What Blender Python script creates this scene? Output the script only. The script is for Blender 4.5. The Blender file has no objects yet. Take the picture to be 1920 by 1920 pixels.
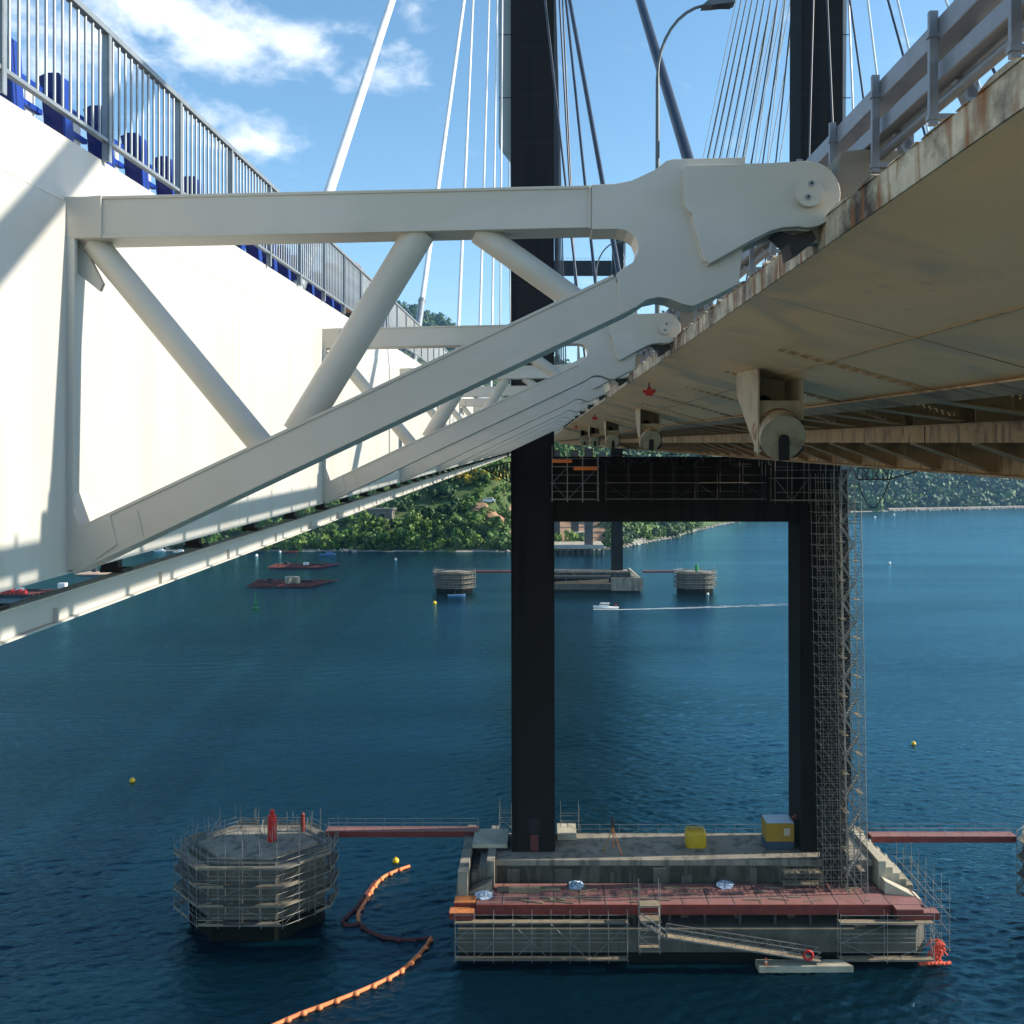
import bpy, bmesh, math, random
import numpy as np
from mathutils import Vector, Matrix, Euler
random.seed(7)
S = bpy.context.scene
COL = S.collection
R = math.radians
# ------------------------------------------------------------------ camera
F = 1680.0
HC = 57.0                                    # camera height above the water
cam_d = bpy.data.cameras.new("camera")
cam = bpy.data.objects.new("camera", cam_d)
COL.objects.link(cam)
cam.location = (0, 0, HC)
cam.rotation_euler = (R(90), 0, 0)
cam_d.sensor_width = 36
cam_d.lens = 36 * F / 1920
cam_d.shift_x = -60 / 1920; cam_d.shift_y = -80 / 1920   # level camera, lens centre above and right of the frame centre
cam_d.clip_start = 0.1
cam_d.clip_end = 30000
S.camera = cam
def ray(px, py): return Vector(((px - 1020) / F, 1, -(py - 880) / F))
def px_of(x, y, z): return 1020 + F * x / y, 880 - F * (z - HC) / y
def on_y(px, py, Y): d = ray(px, py); return Vector((0, 0, HC)) + d * (Y / d.y)
def on_z(px, py, z=0.0): d = ray(px, py); return Vector((0, 0, HC)) + d * ((z - HC) / d.z)
_d = ray(1020, 830); M = _d.z / _d.y          # slope of the bridge towards the tower
def B(X, Y, zr): return Vector((X, Y, HC + zr + M * Y))

# ------------------------------------------------------------------ sun and sky
SUN = Vector((1, .055, .55)).normalized()
EL = math.asin(SUN.z); AZ = math.atan2(SUN.x, SUN.y)
sd = bpy.data.lights.new("sun", 'SUN'); sd.energy = 4.2; sd.angle = R(0.55); sd.color = (1, .93, .80)
so = bpy.data.objects.new("sun", sd); COL.objects.link(so)
so.rotation_euler = SUN.to_track_quat('Z', 'Y').to_euler(); so.location = (60, 0, 160)
W = bpy.data.worlds.new("World"); S.world = W; W.use_nodes = True
nt = W.node_tree; nt.nodes.clear()
def N(t, typ, **kw):
    n = t.nodes.new(typ)
    for k, v in kw.items(): setattr(n, k, v)
    return n
def L(t, a, b): t.links.new(a, b)
out = N(nt, 'ShaderNodeOutputWorld'); bg = N(nt, 'ShaderNodeBackground')
sky = N(nt, 'ShaderNodeTexSky', sky_type='NISHITA', sun_disc=False, sun_elevation=EL, sun_rotation=AZ,
        air_density=1.0, dust_density=.6, ozone_density=1.6, altitude=50)
bg.inputs[1].default_value = 0.13
# clouds: noise inside soft patches of the sky dome
geo = N(nt, 'ShaderNodeTexCoord')
def vmath(t, op, a, b=None):
    n = N(t, 'ShaderNodeVectorMath', operation=op)
    if hasattr(a, 'links'): L(t, a, n.inputs[0])
    else: n.inputs[0].default_value = a
    if b is not None:
        if hasattr(b, 'links'): L(t, b, n.inputs[1])
        else: n.inputs[1].default_value = b
    return n
def fmath(t, op, a, b=None, clamp=False):
    n = N(t, 'ShaderNodeMath', operation=op, use_clamp=clamp)
    for i, v in enumerate((a, b)):
        if v is None: continue
        if hasattr(v, 'links'): L(t, v, n.inputs[i])
        else: n.inputs[i].default_value = v
    return n.outputs[0]
vec = geo.outputs['Generated']
mask = None
for (px, py, rx, rz, wgt) in ((320, 25, .075, .026, .95), (430, 70, .075, .030, 1.0), (545, 85, .048, .026, .95), (330, 85, .03, .02, .5),
                         (475, 262, .062, .022, .80), (400, 225, .035, .022, .6), (540, 275, .05, .018, .62), (715, 135, .035, .022, .62), (650, 60, .04, .02, .4),
                         (785, 15, .028, .016, .45), (645, 160, .02, .015, .35), (100, 60, .10, .05, .7), (-250, 300, .2, .06, .9), (2500, 200, .2, .06, .8), (2900, -500, .3, .1, .9), (-600, -600, .3, .12, .9)):
    d = ray(px, py).normalized()
    df = vmath(nt, 'SUBTRACT', vec, tuple(d))
    sc = vmath(nt, 'MULTIPLY', df.outputs[0], (1 / rx, 1 / rx, 1 / rz))
    ln = vmath(nt, 'LENGTH', sc.outputs[0])
    g = fmath(nt, 'SUBTRACT', 1.0, fmath(nt, 'MULTIPLY', ln.outputs['Value'], .62), True)
    g = fmath(nt, 'MULTIPLY', g, wgt)
    mask = g if mask is None else fmath(nt, 'MAXIMUM', mask, g)
nz = N(nt, 'ShaderNodeTexNoise'); nz.inputs['Scale'].default_value = 19; nz.inputs['Detail'].default_value = 9; nz.inputs['Roughness'].default_value = .58; nz.inputs['Distortion'].default_value = .25
mp = N(nt, 'ShaderNodeMapping'); mp.inputs['Scale'].default_value = (1, 1, 1.9)
L(nt, vec, mp.inputs[0]); L(nt, mp.outputs[0], nz.inputs['Vector'])
cl = fmath(nt, 'ADD', fmath(nt, 'MULTIPLY', mask, 1.0), fmath(nt, 'MULTIPLY', fmath(nt, 'SUBTRACT', nz.outputs[0], .5), 1.7))
mr = N(nt, 'ShaderNodeMapRange', interpolation_type='SMOOTHSTEP'); L(nt, cl, mr.inputs[0]); mr.inputs[1].default_value = .16; mr.inputs[2].default_value = 1.05; mr.inputs[3].default_value = 0; mr.inputs[4].default_value = .86
mx = N(nt, 'ShaderNodeMix', data_type='RGBA'); L(nt, mr.outputs[0], mx.inputs[0])
# saturate the sky slightly as the phone camera did
hs = N(nt, 'ShaderNodeHueSaturation'); hs.inputs['Saturation'].default_value = 1.14; hs.inputs['Hue'].default_value = .49; L(nt, sky.outputs[0], hs.inputs['Color'])
L(nt, hs.outputs[0], mx.inputs[6]); mx.inputs[7].default_value = (6.2, 6.4, 6.7, 1)
L(nt, mx.outputs[2], bg.inputs[0]); L(nt, bg.outputs[0], out.inputs[0])
S.view_settings.view_transform = 'Standard'; S.view_settings.look = 'None'
S.view_settings.gamma = 1; S.view_settings.use_curve_mapping = False
S.view_settings.exposure = 0.9
S.cycles.max_bounces = 8; S.cycles.volume_bounces = 0
try: S.cycles.use_denoising = True
except Exception: pass

# ------------------------------------------------------------------ materials
MAT = {}
def mat(name, col, rough=.6, metal=0, var=.12, scale=1.5, bump=0, bscale=20, streak=None, stcol=None, spec=.5, col2=None, col2amt=.5):
    m = bpy.data.materials.new(name); m.use_nodes = True
    t = m.node_tree; b = t.nodes['Principled BSDF']
    b.inputs['Roughness'].default_value = rough; b.inputs['Metallic'].default_value = metal
    b.inputs['Specular IOR Level'].default_value = spec
    tc = N(t, 'ShaderNodeTexCoord')
    n = N(t, 'ShaderNodeTexNoise'); n.inputs['Scale'].default_value = scale; n.inputs['Detail'].default_value = 6; n.inputs['Roughness'].default_value = .62
    L(t, tc.outputs['Object'], n.inputs['Vector'])
    r = N(t, 'ShaderNodeValToRGB')
    r.color_ramp.elements[0].position = .3; r.color_ramp.elements[1].position = .7
    c = Vector(col)
    lo = tuple(c * (1 - var)) + (1,); hi = tuple(min(x, 1) for x in c * (1 + var)) + (1,)
    r.color_ramp.elements[0].color = lo; r.color_ramp.elements[1].color = hi
    L(t, n.outputs[0], r.inputs[0]); src = r.outputs[0]
    if col2 is not None:
        n3 = N(t, 'ShaderNodeTexNoise'); n3.inputs['Scale'].default_value = scale * .55; n3.inputs['Detail'].default_value = 8; n3.inputs['Roughness'].default_value = .7
        L(t, tc.outputs['Object'], n3.inputs['Vector'])
        mr = N(t, 'ShaderNodeMapRange'); L(t, n3.outputs[0], mr.inputs[0]); mr.inputs[1].default_value = .62 - .2 * col2amt; mr.inputs[2].default_value = .72 - .1 * col2amt
        mx = N(t, 'ShaderNodeMix', data_type='RGBA'); L(t, mr.outputs[0], mx.inputs[0]); L(t, src, mx.inputs[6]); mx.inputs[7].default_value = tuple(col2) + (1,)
        src = mx.outputs[2]
    if streak:
        mp = N(t, 'ShaderNodeMapping'); mp.inputs['Scale'].default_value = streak
        L(t, tc.outputs['Object'], mp.inputs[0])
        n2 = N(t, 'ShaderNodeTexNoise'); n2.inputs['Scale'].default_value = 1; n2.inputs['Detail'].default_value = 5; n2.inputs['Distortion'].default_value = .4
        L(t, mp.outputs[0], n2.inputs['Vector'])
        mr = N(t, 'ShaderNodeMapRange'); L(t, n2.outputs[0], mr.inputs[0]); mr.inputs[1].default_value = .51; mr.inputs[2].default_value = .64
        mx = N(t, 'ShaderNodeMix', data_type='RGBA'); L(t, mr.outputs[0], mx.inputs[0]); L(t, src, mx.inputs[6]); mx.inputs[7].default_value = tuple(stcol) + (1,)
        src = mx.outputs[2]
    L(t, src, b.inputs['Base Color'])
    if bump:
        nb = N(t, 'ShaderNodeTexNoise'); nb.inputs['Scale'].default_value = bscale; nb.inputs['Detail'].default_value = 6
        L(t, tc.outputs['Object'], nb.inputs['Vector'])
        bp = N(t, 'ShaderNodeBump'); bp.inputs['Strength'].default_value = bump; bp.inputs['Distance'].default_value = .02
        L(t, nb.outputs[0], bp.inputs['Height']); L(t, bp.outputs[0], b.inputs['Normal'])
    MAT[name] = m
    return m
mat('white_paint', (.53, .51, .465), .42, var=.035, scale=.6, bump=.03, bscale=3, streak=(1, 1.3, .10), stcol=(.50, .475, .42))
mat('frame_paint', (.57, .515, .435), .42, col2=(.46, .40, .30), col2amt=.12, var=.06, scale=.8, streak=(.5, .5, 1.4), stcol=(.52, .475, .385), bump=.06, bscale=6)
mat('galvanised', (.27, .30, .32), .42, metal=.4, var=.14, scale=5, bump=.05)
mat('barrier_steel', (.19, .20, .22), .4, metal=.3, var=.15, scale=5, bump=.05)
mat('tan_paint', (.98, .62, .31), .55, var=.08, scale=.7, streak=(.5, .5, 1.2), stcol=(.70, .50, .30), col2=(.36, .24, .14), col2amt=.05)
mat('anchor_tan', (.40, .32, .20), .6, var=.12, scale=2, streak=(2, 2, 1), stcol=(.26, .19, .11), bump=.1)
mat('tan_dirty', (.50, .30, .14), .62, var=.16, scale=1.4, streak=(.6, 6, .8), stcol=(.22, .13, .065), col2=(.12, .07, .04), col2amt=.45)
mat('edge_concrete', (.62, .52, .36), .85, var=.3, scale=2.2, streak=(.5, 5.0, .9), stcol=(.26, .10, .03), col2=(.07, .05, .035), col2amt=1.0, bump=.9, bscale=9)
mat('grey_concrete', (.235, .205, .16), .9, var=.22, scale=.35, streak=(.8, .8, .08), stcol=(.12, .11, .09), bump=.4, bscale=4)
mat('pier_concrete', (.105, .096, .078), .9, var=.25, scale=.25, streak=(1.1, 1.1, .15), stcol=(.075, .072, .055), col2=(.05, .052, .035), col2amt=.7, bump=.5, bscale=2)
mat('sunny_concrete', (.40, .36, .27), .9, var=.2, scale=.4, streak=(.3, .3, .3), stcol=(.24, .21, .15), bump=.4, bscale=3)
mat('algae_shade_concrete', (.008, .009, .006), .9, spec=.1, var=.3, scale=.8, bump=.6, bscale=2)
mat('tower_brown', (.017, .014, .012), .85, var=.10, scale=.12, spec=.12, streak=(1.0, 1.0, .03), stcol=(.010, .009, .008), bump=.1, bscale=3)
mat('tower_grey', (.36, .38, .38), .6, var=.06, scale=.3)
mat('dark_steel', (.035, .032, .03), .7, var=.25, scale=2)
mat('black_net', (.014, .013, .014), .95, var=.3, scale=2, bump=.5, bscale=6)
mat('cable_white', (.72, .73, .74), .32, var=.04, scale=.6, streak=(2, 2, .15), stcol=(.60, .63, .66))
mat('cable_dark', (.022, .032, .052), .4, var=.12, scale=.5, streak=(2, 2, .2), stcol=(.016, .022, .036))
mat('blue_paint', (.010, .045, .30), .36, var=.1, scale=3)
mat('blue_dark', (.006, .012, .13), .45, var=.15, scale=3)
mat('panel_white', (.55, .60, .64), .5, var=.06, scale=3)
mat('red_paint', (.50, .02, .015), .45, var=.15, scale=2)
mat('red_oxide', (.16, .022, .015), .6, var=.22, scale=.9, col2=(.16, .04, .03), col2amt=.3)
mat('red_deck', (.24, .105, .09), .75, var=.2, scale=.5, streak=(.25, 2.2, 1), stcol=(.22, .11, .10), bump=.3, bscale=3)
mat('orange_steel', (.75, .16, .02), .5, var=.15, scale=2)
mat('boom_orange', (.85, .24, .08), .6, var=.18, scale=.8, col2=(.55, .13, .05), col2amt=.4)
mat('net_red', (.70, .09, .04), .7, var=.35, scale=2)
mat('boom_dark', (.10, .02, .018), .7, var=.35, scale=.7)
mat('float_yellow', (.80, .48, .01), .45, var=.08, scale=1)
mat('tank_yellow', (.50, .31, .01), .5, var=.12, scale=1)
mat('box_yellow', (.30, .165, .006), .55, var=.15, scale=.8)
mat('box_blue', (.02, .045, .08), .6, var=.2, scale=.8)
mat('buoy_green', (.02, .22, .05), .5, var=.15)
mat('buoy_white', (.75, .75, .70), .5, var=.05)
mat('hull_white', (.78, .77, .74), .35, var=.04)
mat('hull_blue', (.10, .22, .40), .4, var=.1)
mat('glass_dark', (.02, .03, .04), .08, var=.05)
mat('scaffold', (.22, .21, .19), .5, metal=.3, var=.35, scale=.4)
mat('scaffold_rusty', (.19, .165, .13), .65, metal=.2, var=.4, scale=.5)
mat('scaffold_teal', (.10, .17, .17), .6, var=.3, scale=.5)
mat('board', (.22, .175, .115), .85, var=.25, scale=1.2, bump=.3, bscale=8)
mat('board_grey', (.13, .115, .09), .9, var=.35, scale=.8)
mat('shade_stain_concrete', (.035, .034, .022), .8, var=.5, scale=.5, streak=(.8, .8, .12), stcol=(.085, .08, .06), bump=.4, bscale=3)
mat('orange_dull', (.50, .17, .05), .6, var=.25, scale=1.5)
mat('foam', (.46, .50, .52), .8, var=.1, scale=3)
mat('plastic_bag', (.42, .50, .60), .4, var=.25, scale=3, bump=.6, bscale=6)
mat('raft_wood', (.12, .03, .022), .8, var=.35, scale=.4)
mat('raft_pale', (.33, .25, .19), .85, var=.3, scale=.4)
mat('asphalt', (.05, .05, .052), .9, var=.15, scale=3)
mat('rock', (.34, .30, .24), .9, var=.35, scale=.6, bump=.8, bscale=1)
mat('rock_pale', (.40, .36, .30), .9, var=.2, scale=.6, bump=.8, bscale=1)
mat('earth', (.30, .175, .10), .95, var=.3, scale=.08, bump=.5, bscale=.5)
mat('sand_road', (.42, .34, .25), .95, var=.15, scale=.1)
mat('leaf_dark', (.030, .075, .012), .65, var=.3, scale=.2)
mat('leaf_mid', (.070, .145, .013), .65, var=.3, scale=.2)
mat('leaf_light', (.125, .20, .018), .65, var=.25, scale=.2)
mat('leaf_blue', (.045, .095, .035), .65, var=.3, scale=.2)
mat('leaf_yellow', (.60, .40, .01), .6, var=.2, scale=.3)
mat('bark', (.12, .09, .06), .9, var=.2)
mat('concrete_far', (.30, .31, .31), .9, var=.12, scale=.1)
mat('column_far', (.085, .08, .078), .9, var=.12, scale=.1, spec=.2)
mat('lamp_grey', (.10, .12, .13), .5, metal=.2, var=.1)
mat('rubber', (.012, .012, .012), .8, var=.1)
mat('ground_green', (.06, .10, .02), .95, var=.4, scale=.02, col2=(.10, .13, .03), col2amt=.5)
mat('stone_wall', (.16, .15, .13), .9, var=.3, scale=.3)

# ------------------------------------------------------------------ builders
class MB:
    def __init__(s): s.v = []; s.f = []; s.mi = []; s.cm = 0; s.sm = []
    def add(s, vs, fs, smooth=False):
        o = len(s.v); s.v += [tuple(v) for v in vs]
        for f in fs: s.f.append(tuple(i + o for i in f)); s.mi.append(s.cm); s.sm.append(smooth)
        return s
    def box(s, a, b):
        x0, y0, z0 = a; x1, y1, z1 = b
        x0, x1 = min(x0, x1), max(x0, x1); y0, y1 = min(y0, y1), max(y0, y1); z0, z1 = min(z0, z1), max(z0, z1)
        v = [(x, y, z) for z in (z0, z1) for y in (y0, y1) for x in (x0, x1)]
        return s.add(v, [(0, 2, 3, 1), (4, 5, 7, 6), (0, 1, 5, 4), (2, 6, 7, 3), (0, 4, 6, 2), (1, 3, 7, 5)])
    def bar(s, p, q, w, h, up=(0, 0, 1)):
        p = Vector(p); q = Vector(q); d = (q - p).normalized(); up = Vector(up)
        sd_ = d.cross(up)
        if sd_.length < 1e-4: sd_ = d.cross(Vector((1, 0, 0)))
        sd_.normalize(); u = sd_.cross(d).normalized()
        v = []
        for c in (p, q):
            for a, b in ((-1, -1), (1, -1), (1, 1), (-1, 1)): v.append(c + sd_ * (a * w / 2) + u * (b * h / 2))
        return s.add(v, [(3, 2, 1, 0), (4, 5, 6, 7), (0, 1, 5, 4), (1, 2, 6, 5), (2, 3, 7, 6), (3, 0, 4, 7)])
    def tube(s, p, q, r, n=10, r2=None, cap=True):
        p = Vector(p); q = Vector(q); d = (q - p).normalized()
        a = d.orthogonal().normalized(); b = d.cross(a); r2 = r if r2 is None else r2
        v = []
        for c, rr in ((p, r), (q, r2)):
            for i in range(n):
                t = 2 * math.pi * i / n; v.append(c + (a * math.cos(t) + b * math.sin(t)) * rr)
        fs = [(i, (i + 1) % n, n + (i + 1) % n, n + i) for i in range(n)]
        s.add(v, fs, n > 6)
        if cap: s.add(v, [tuple(range(n - 1, -1, -1)), tuple(range(n, 2 * n))])
        return s
    def path(s, pts, r, n=8):
        for a, b in zip(pts[:-1], pts[1:]): s.tube(a, b, r, n)
        return s
    def prism(s, poly, vec):
        n = len(poly); vec = Vector(vec); p = [Vector(x) for x in poly]
        nrm = Vector((0, 0, 0))
        for i in range(n): nrm += p[i].cross(p[(i + 1) % n])
        if nrm.dot(vec) > 0: p = p[::-1]
        v = p + [x + vec for x in p]
        fs = [tuple(range(n)), tuple(range(2 * n - 1, n - 1, -1))]
        fs += [((i + 1) % n, i, n + i, n + (i + 1) % n) for i in range(n)]
        return s.add(v, fs)
    def sphere(s, c, r, n=12, m=8, sz=1.0):
        c = Vector(c); v = []; fs = []
        for j in range(m + 1):
            ph = math.pi * j / m
            for i in range(n):
                t = 2 * math.pi * i / n
                v.append(c + Vector((math.sin(ph) * math.cos(t) * r, math.sin(ph) * math.sin(t) * r, math.cos(ph) * r * sz)))
        for j in range(m):
            for i in range(n): fs.append((j * n + i, (j + 1) * n + i, (j + 1) * n + (i + 1) % n, j * n + (i + 1) % n))
        return s.add(v, fs, True)
    def lathe(s, c, prof, n=16):
        c = Vector(c); v = []; fs = []
        for r, z in prof:
            for i in range(n):
                t = 2 * math.pi * i / n; v.append(c + Vector((r * math.cos(t), r * math.sin(t), z)))
        for j in range(len(prof) - 1):
            for i in range(n): fs.append((j * n + i, j * n + (i + 1) % n, (j + 1) * n + (i + 1) % n, (j + 1) * n + i))
        return s.add(v, fs, True)
    def build(s, name, m, parent=None, bevel=0):
        me = bpy.data.meshes.new(name); me.from_pydata(s.v, [], s.f)
        ms = m if isinstance(m, (list, tuple)) else [m]
        for x in ms: me.materials.append(MAT[x])
        me.polygons.foreach_set('material_index', s.mi); me.polygons.foreach_set('use_smooth', s.sm)
        me.update()
        o = bpy.data.objects.new(name, me); COL.objects.link(o)
        if parent is not None:
            o.parent = parent; o.matrix_parent_inverse = Matrix.Identity(4)
            # meshes are written in world space; shift into the parent's frame
            off = wpos(parent)
            me.transform(Matrix.Translation(-off))
        if bevel:
            b = o.modifiers.new('bevel', 'BEVEL'); b.width = bevel; b.segments = 2; b.limit_method = 'ANGLE'
        return o
def wpos(o):
    p = Vector((0, 0, 0))
    while o is not None: p += o.location; o = o.parent
    return p
def tag(o, label, cat, group=None, kind=None):
    o['label'] = label; o['category'] = cat
    if group: o['group'] = group
    if kind: o['kind'] = kind
    return o
def empty(name, loc, label, cat, group=None):
    o = bpy.data.objects.new(name, None); COL.objects.link(o); o.location = loc; o.empty_display_size = .5
    return tag(o, label, cat, group)
def solo(name, mb, m, label, cat, loc, group=None, bevel=0):
    o = mb.build(name, m, None, bevel); o.data.transform(Matrix.Translation(-Vector(loc))); o.location = loc
    return tag(o, label, cat, group)
def struct(name, mb, m):
    o = mb.build(name, m); o['kind'] = 'structure'; return o
def copy_tree(o, parent=None, name=None):
    c = o.copy(); COL.objects.link(c); c.parent = parent
    for ch in [x for x in KIDS.get(o.name, []) or o.children]: copy_tree(ch, c)
    return c
KIDS = {}
ORD = ['first', 'second', 'third', 'fourth', 'fifth', 'sixth', 'seventh', 'eighth', 'ninth', 'tenth', 'eleventh', 'twelfth', 'thirteenth', 'fourteenth', 'fifteenth', 'sixteenth', 'seventeenth', 'eighteenth', 'nineteenth', 'twentieth']
def ordn(n):
    t = ['', '', 'twenty', 'thirty', 'forty', 'fifty', 'sixty']
    if n < 20: return ORD[n]
    n += 1
    return t[n // 10] + ' ' + ORD[n % 10 - 1] if n % 10 else t[n // 10][:-1] + 'ieth'
YN, YF = -12.0, 640.0                       # ends of the bridge that are built
def along(mb, sec, y0=YN, y1=YF):           # extrude an X/z section along the sloping bridge line
    return mb.prism([B(x, y0, z) for x, z in sec], B(0, y1, 0) - B(0, y0, 0))

# ------------------------------------------------------------------ water
def make_water():
    m = bpy.data.materials.new('sea_water'); m.use_nodes = True; t = m.node_tree; b = t.nodes['Principled BSDF']
    tc = N(t, 'ShaderNodeTexCoord')
    n = N(t, 'ShaderNodeTexNoise'); n.inputs['Scale'].default_value = .006; n.inputs['Detail'].default_value = 4
    L(t, tc.outputs['Object'], n.inputs['Vector'])
    r = N(t, 'ShaderNodeValToRGB'); r.color_ramp.elements[0].position = .35; r.color_ramp.elements[1].position = .68
    r.color_ramp.elements[0].color = (.0008, .008, .016, 1); r.color_ramp.elements[1].color = (.0008, .013, .018, 1)
    L(t, n.outputs[0], r.inputs[0])
    hs = []
    for sc, wt, ax in ((.16, 1.1, (1, 2.4, 1)), (.55, .75, (1, 2.2, 1)), (1.8, .26, (1, 1.7, 1))):
        mp = N(t, 'ShaderNodeMapping'); mp.inputs['Scale'].default_value = ax; mp.inputs['Rotation'].default_value = (0, 0, R(-14))
        L(t, tc.outputs['Object'], mp.inputs[0])
        k = N(t, 'ShaderNodeTexNoise'); k.inputs['Scale'].default_value = sc; k.inputs['Detail'].default_value = 5; k.inputs['Roughness'].default_value = .6; k.inputs['Distortion'].default_value = .5
        L(t, mp.outputs[0], k.inputs['Vector']); hs.append(fmath(t, 'MULTIPLY', k.outputs[0], wt))
    # calmer and rougher lanes
    lane = N(t, 'ShaderNodeTexNoise'); lane.inputs['Scale'].default_value = .014; lane.inputs['Detail'].default_value = 3
    mp = N(t, 'ShaderNodeMapping'); mp.inputs['Scale'].default_value = (.35, 1.6, 1); L(t, tc.outputs['Object'], mp.inputs[0]); L(t, mp.outputs[0], lane.inputs['Vector'])
    h = fmath(t, 'ADD', fmath(t, 'ADD', hs[0], hs[1]), hs[2])
    mr = N(t, 'ShaderNodeMapRange'); L(t, lane.outputs[0], mr.inputs[0]); mr.inputs[1].default_value = .35; mr.inputs[2].default_value = .65; mr.inputs[3].default_value = .55; mr.inputs[4].default_value = 1.15
    bp = N(t, 'ShaderNodeBump'); bp.inputs['Distance'].default_value = .30; L(t, h, bp.inputs['Height']); L(t, mr.outputs[0], bp.inputs['Strength'])
    df = N(t, 'ShaderNodeBsdfDiffuse'); L(t, r.outputs[0], df.inputs['Color']); L(t, bp.outputs[0], df.inputs['Normal'])
    gl = N(t, 'ShaderNodeBsdfGlossy'); gl.inputs['Color'].default_value = (.44, .84, 1, 1); gl.inputs['Roughness'].default_value = .13; L(t, bp.outputs[0], gl.inputs['Normal'])
    fr = N(t, 'ShaderNodeFresnel'); fr.inputs['IOR'].default_value = 1.42; L(t, bp.outputs[0], fr.inputs['Normal'])
    ms = N(t, 'ShaderNodeMixShader'); L(t, fr.outputs[0], ms.inputs[0]); L(t, df.outputs[0], ms.inputs[1]); L(t, gl.outputs[0], ms.inputs[2])
    om = [n_ for n_ in t.nodes if n_.type == 'OUTPUT_MATERIAL'][0]; L(t, ms.outputs[0], om.inputs['Surface']); t.nodes.remove(b)
    MAT['sea_water'] = m
make_water()
def water_mesh():
    ys = [70.0]
    while ys[-1] < 3100: ys.append(ys[-1] + max(.13, ys[-1] ** 2 * 1.6e-5))
    ys = np.array(ys); u = np.linspace(-.78, .78, 900)
    X = u[None] * ys[:, None] + 0.0; Y = np.repeat(ys[:, None], 900, 1)
    sp = np.maximum(.13, Y ** 2 * 1.6e-5); rg = np.random.RandomState(44); Z = np.zeros_like(X); nw = 64
    # slow lanes of rougher and calmer water
    lane = .5 + .5 * np.sin(X * .021 + Y * .047 + 2 * np.sin(X * .013 - Y * .009)) * np.sin(X * .011 - Y * .031 + 1.3)
    amp = .65 + .6 * lane
    for i in range(nw):
        lam = .7 * (3.2 / .7) ** rg.rand() if i > 6 else 4 + 3 * rg.rand(); th = R(102) + rg.normal() * .50; k = 2 * math.pi / lam
        kx, ky = k * math.cos(th), k * math.sin(th); a = .165 * math.sqrt(2.0 / nw) / k * (1.1 if lam < 4.8 else .45)
        f = np.clip((lam / sp - 2.2) / 2.5, 0, 1)
        Z += a * f * np.sin(kx * X + ky * Y + rg.rand() * 6.283 + .8 * np.sin(.05 * X + .07 * Y + i))
    Z *= amp
    e = np.minimum(np.arange(900), np.arange(900)[::-1]); Z -= .45 * np.clip(1 - e / 4, 0, 1)[None]
    v = np.stack([X, Y, Z], -1).reshape(-1, 3); ny = len(ys)
    ii = (np.arange(899)[None] + np.arange(ny - 1)[:, None] * 900).astype(np.int32)
    f = np.stack([ii, ii + 1, ii + 901, ii + 900], -1).reshape(-1, 4); nv = len(v)
    v = np.concatenate([v, [(-2500, -380, -.45), (2500, -380, -.45), (2500, 3110, -.45), (-2500, 3110, -.45)]]); f = np.concatenate([f, [[nv, nv + 1, nv + 2, nv + 3]]])
    me = bpy.data.meshes.new('water'); n = len(f)
    me.vertices.add(len(v)); me.vertices.foreach_set('co', v.reshape(-1).astype(np.float32))
    me.loops.add(n * 4); me.loops.foreach_set('vertex_index', f.reshape(-1).astype(np.int32))
    me.polygons.add(n); me.polygons.foreach_set('loop_start', np.arange(0, n * 4, 4, dtype=np.int32)); me.polygons.foreach_set('loop_total', np.full(n, 4, np.int32))
    me.polygons.foreach_set('use_smooth', [True] * n); me.materials.append(MAT['sea_water']); me.update(calc_edges=True)
    o = bpy.data.objects.new('water', me); COL.objects.link(o); o['kind'] = 'structure'
water_mesh()

# ------------------------------------------------------------------ terrain
CO = np.array([(-9000, 900), (-1500, 620), (-900, 700), (-500, 640), (-250, 622), (-20, 615), (50, 636), (73, 684), (110, 745), (125, 790), (179, 912), (260, 1050), (420, 1197), (703, 1300), (1200, 1380), (2500, 1250), (9000, 1000)], float)
def coast(x): return np.interp(x, CO[:, 0], CO[:, 1])
rs = np.random.RandomState(3)
_ph = rs.rand(14, 3) * 6.28; _fr = np.array([.0021, .0037, .0051, .0083, .012, .017, .024, .035, .048, .06, .075, .09, .11, .13])
def nse(x, y, k0=0, k1=14):
    r = 0
    for k in range(k0, k1):
        a = _ph[k, 2]; r = r + np.sin(_fr[k] * (x * math.cos(a) + y * math.sin(a)) + _ph[k, 0]) * np.cos(_fr[k] * (y * math.cos(a) - x * math.sin(a)) * 1.3 + _ph[k, 1]) / (1 + .55 * (k - k0))
    return r
def sst(a, b, v): t = np.clip((v - a) / (b - a), 0, 1); return t * t * (3 - 2 * t)
def height(x, y):
    d = y - coast(x)
    rise = np.interp(x, [-2500, -1500, -420, -300, -200, -96, 120, 400, 700, 1500, 9000], [380, 450, 440, 400, 365, 330, 275, 230, 240, 260, 150])
    near = 46 * sst(0, 190, d) * (.35 + .65 * sst(120, -40, x)) + 26 * sst(0, 140, d)
    h = near + (rise - 60) * sst(220, 1350, d) + nse(x, y, 4, 14) * np.clip(d / 25, 0, 5) * 1.0 + nse(x, y, 0, 4) * np.clip(d / 60, 0, 14)
    h = np.where(d < 0, -6 + d * .03, h + 1.2 * sst(0, 6, d) - 1.0)
    # levelled building yard below the approach viaduct
    yard = sst(26, 8, np.abs(x - 8) - 26) * sst(655, 672, y) * sst(860, 800, y)
    h = h * (1 - yard) + (6 + (y - 650) * .11) * yard
    return h
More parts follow.
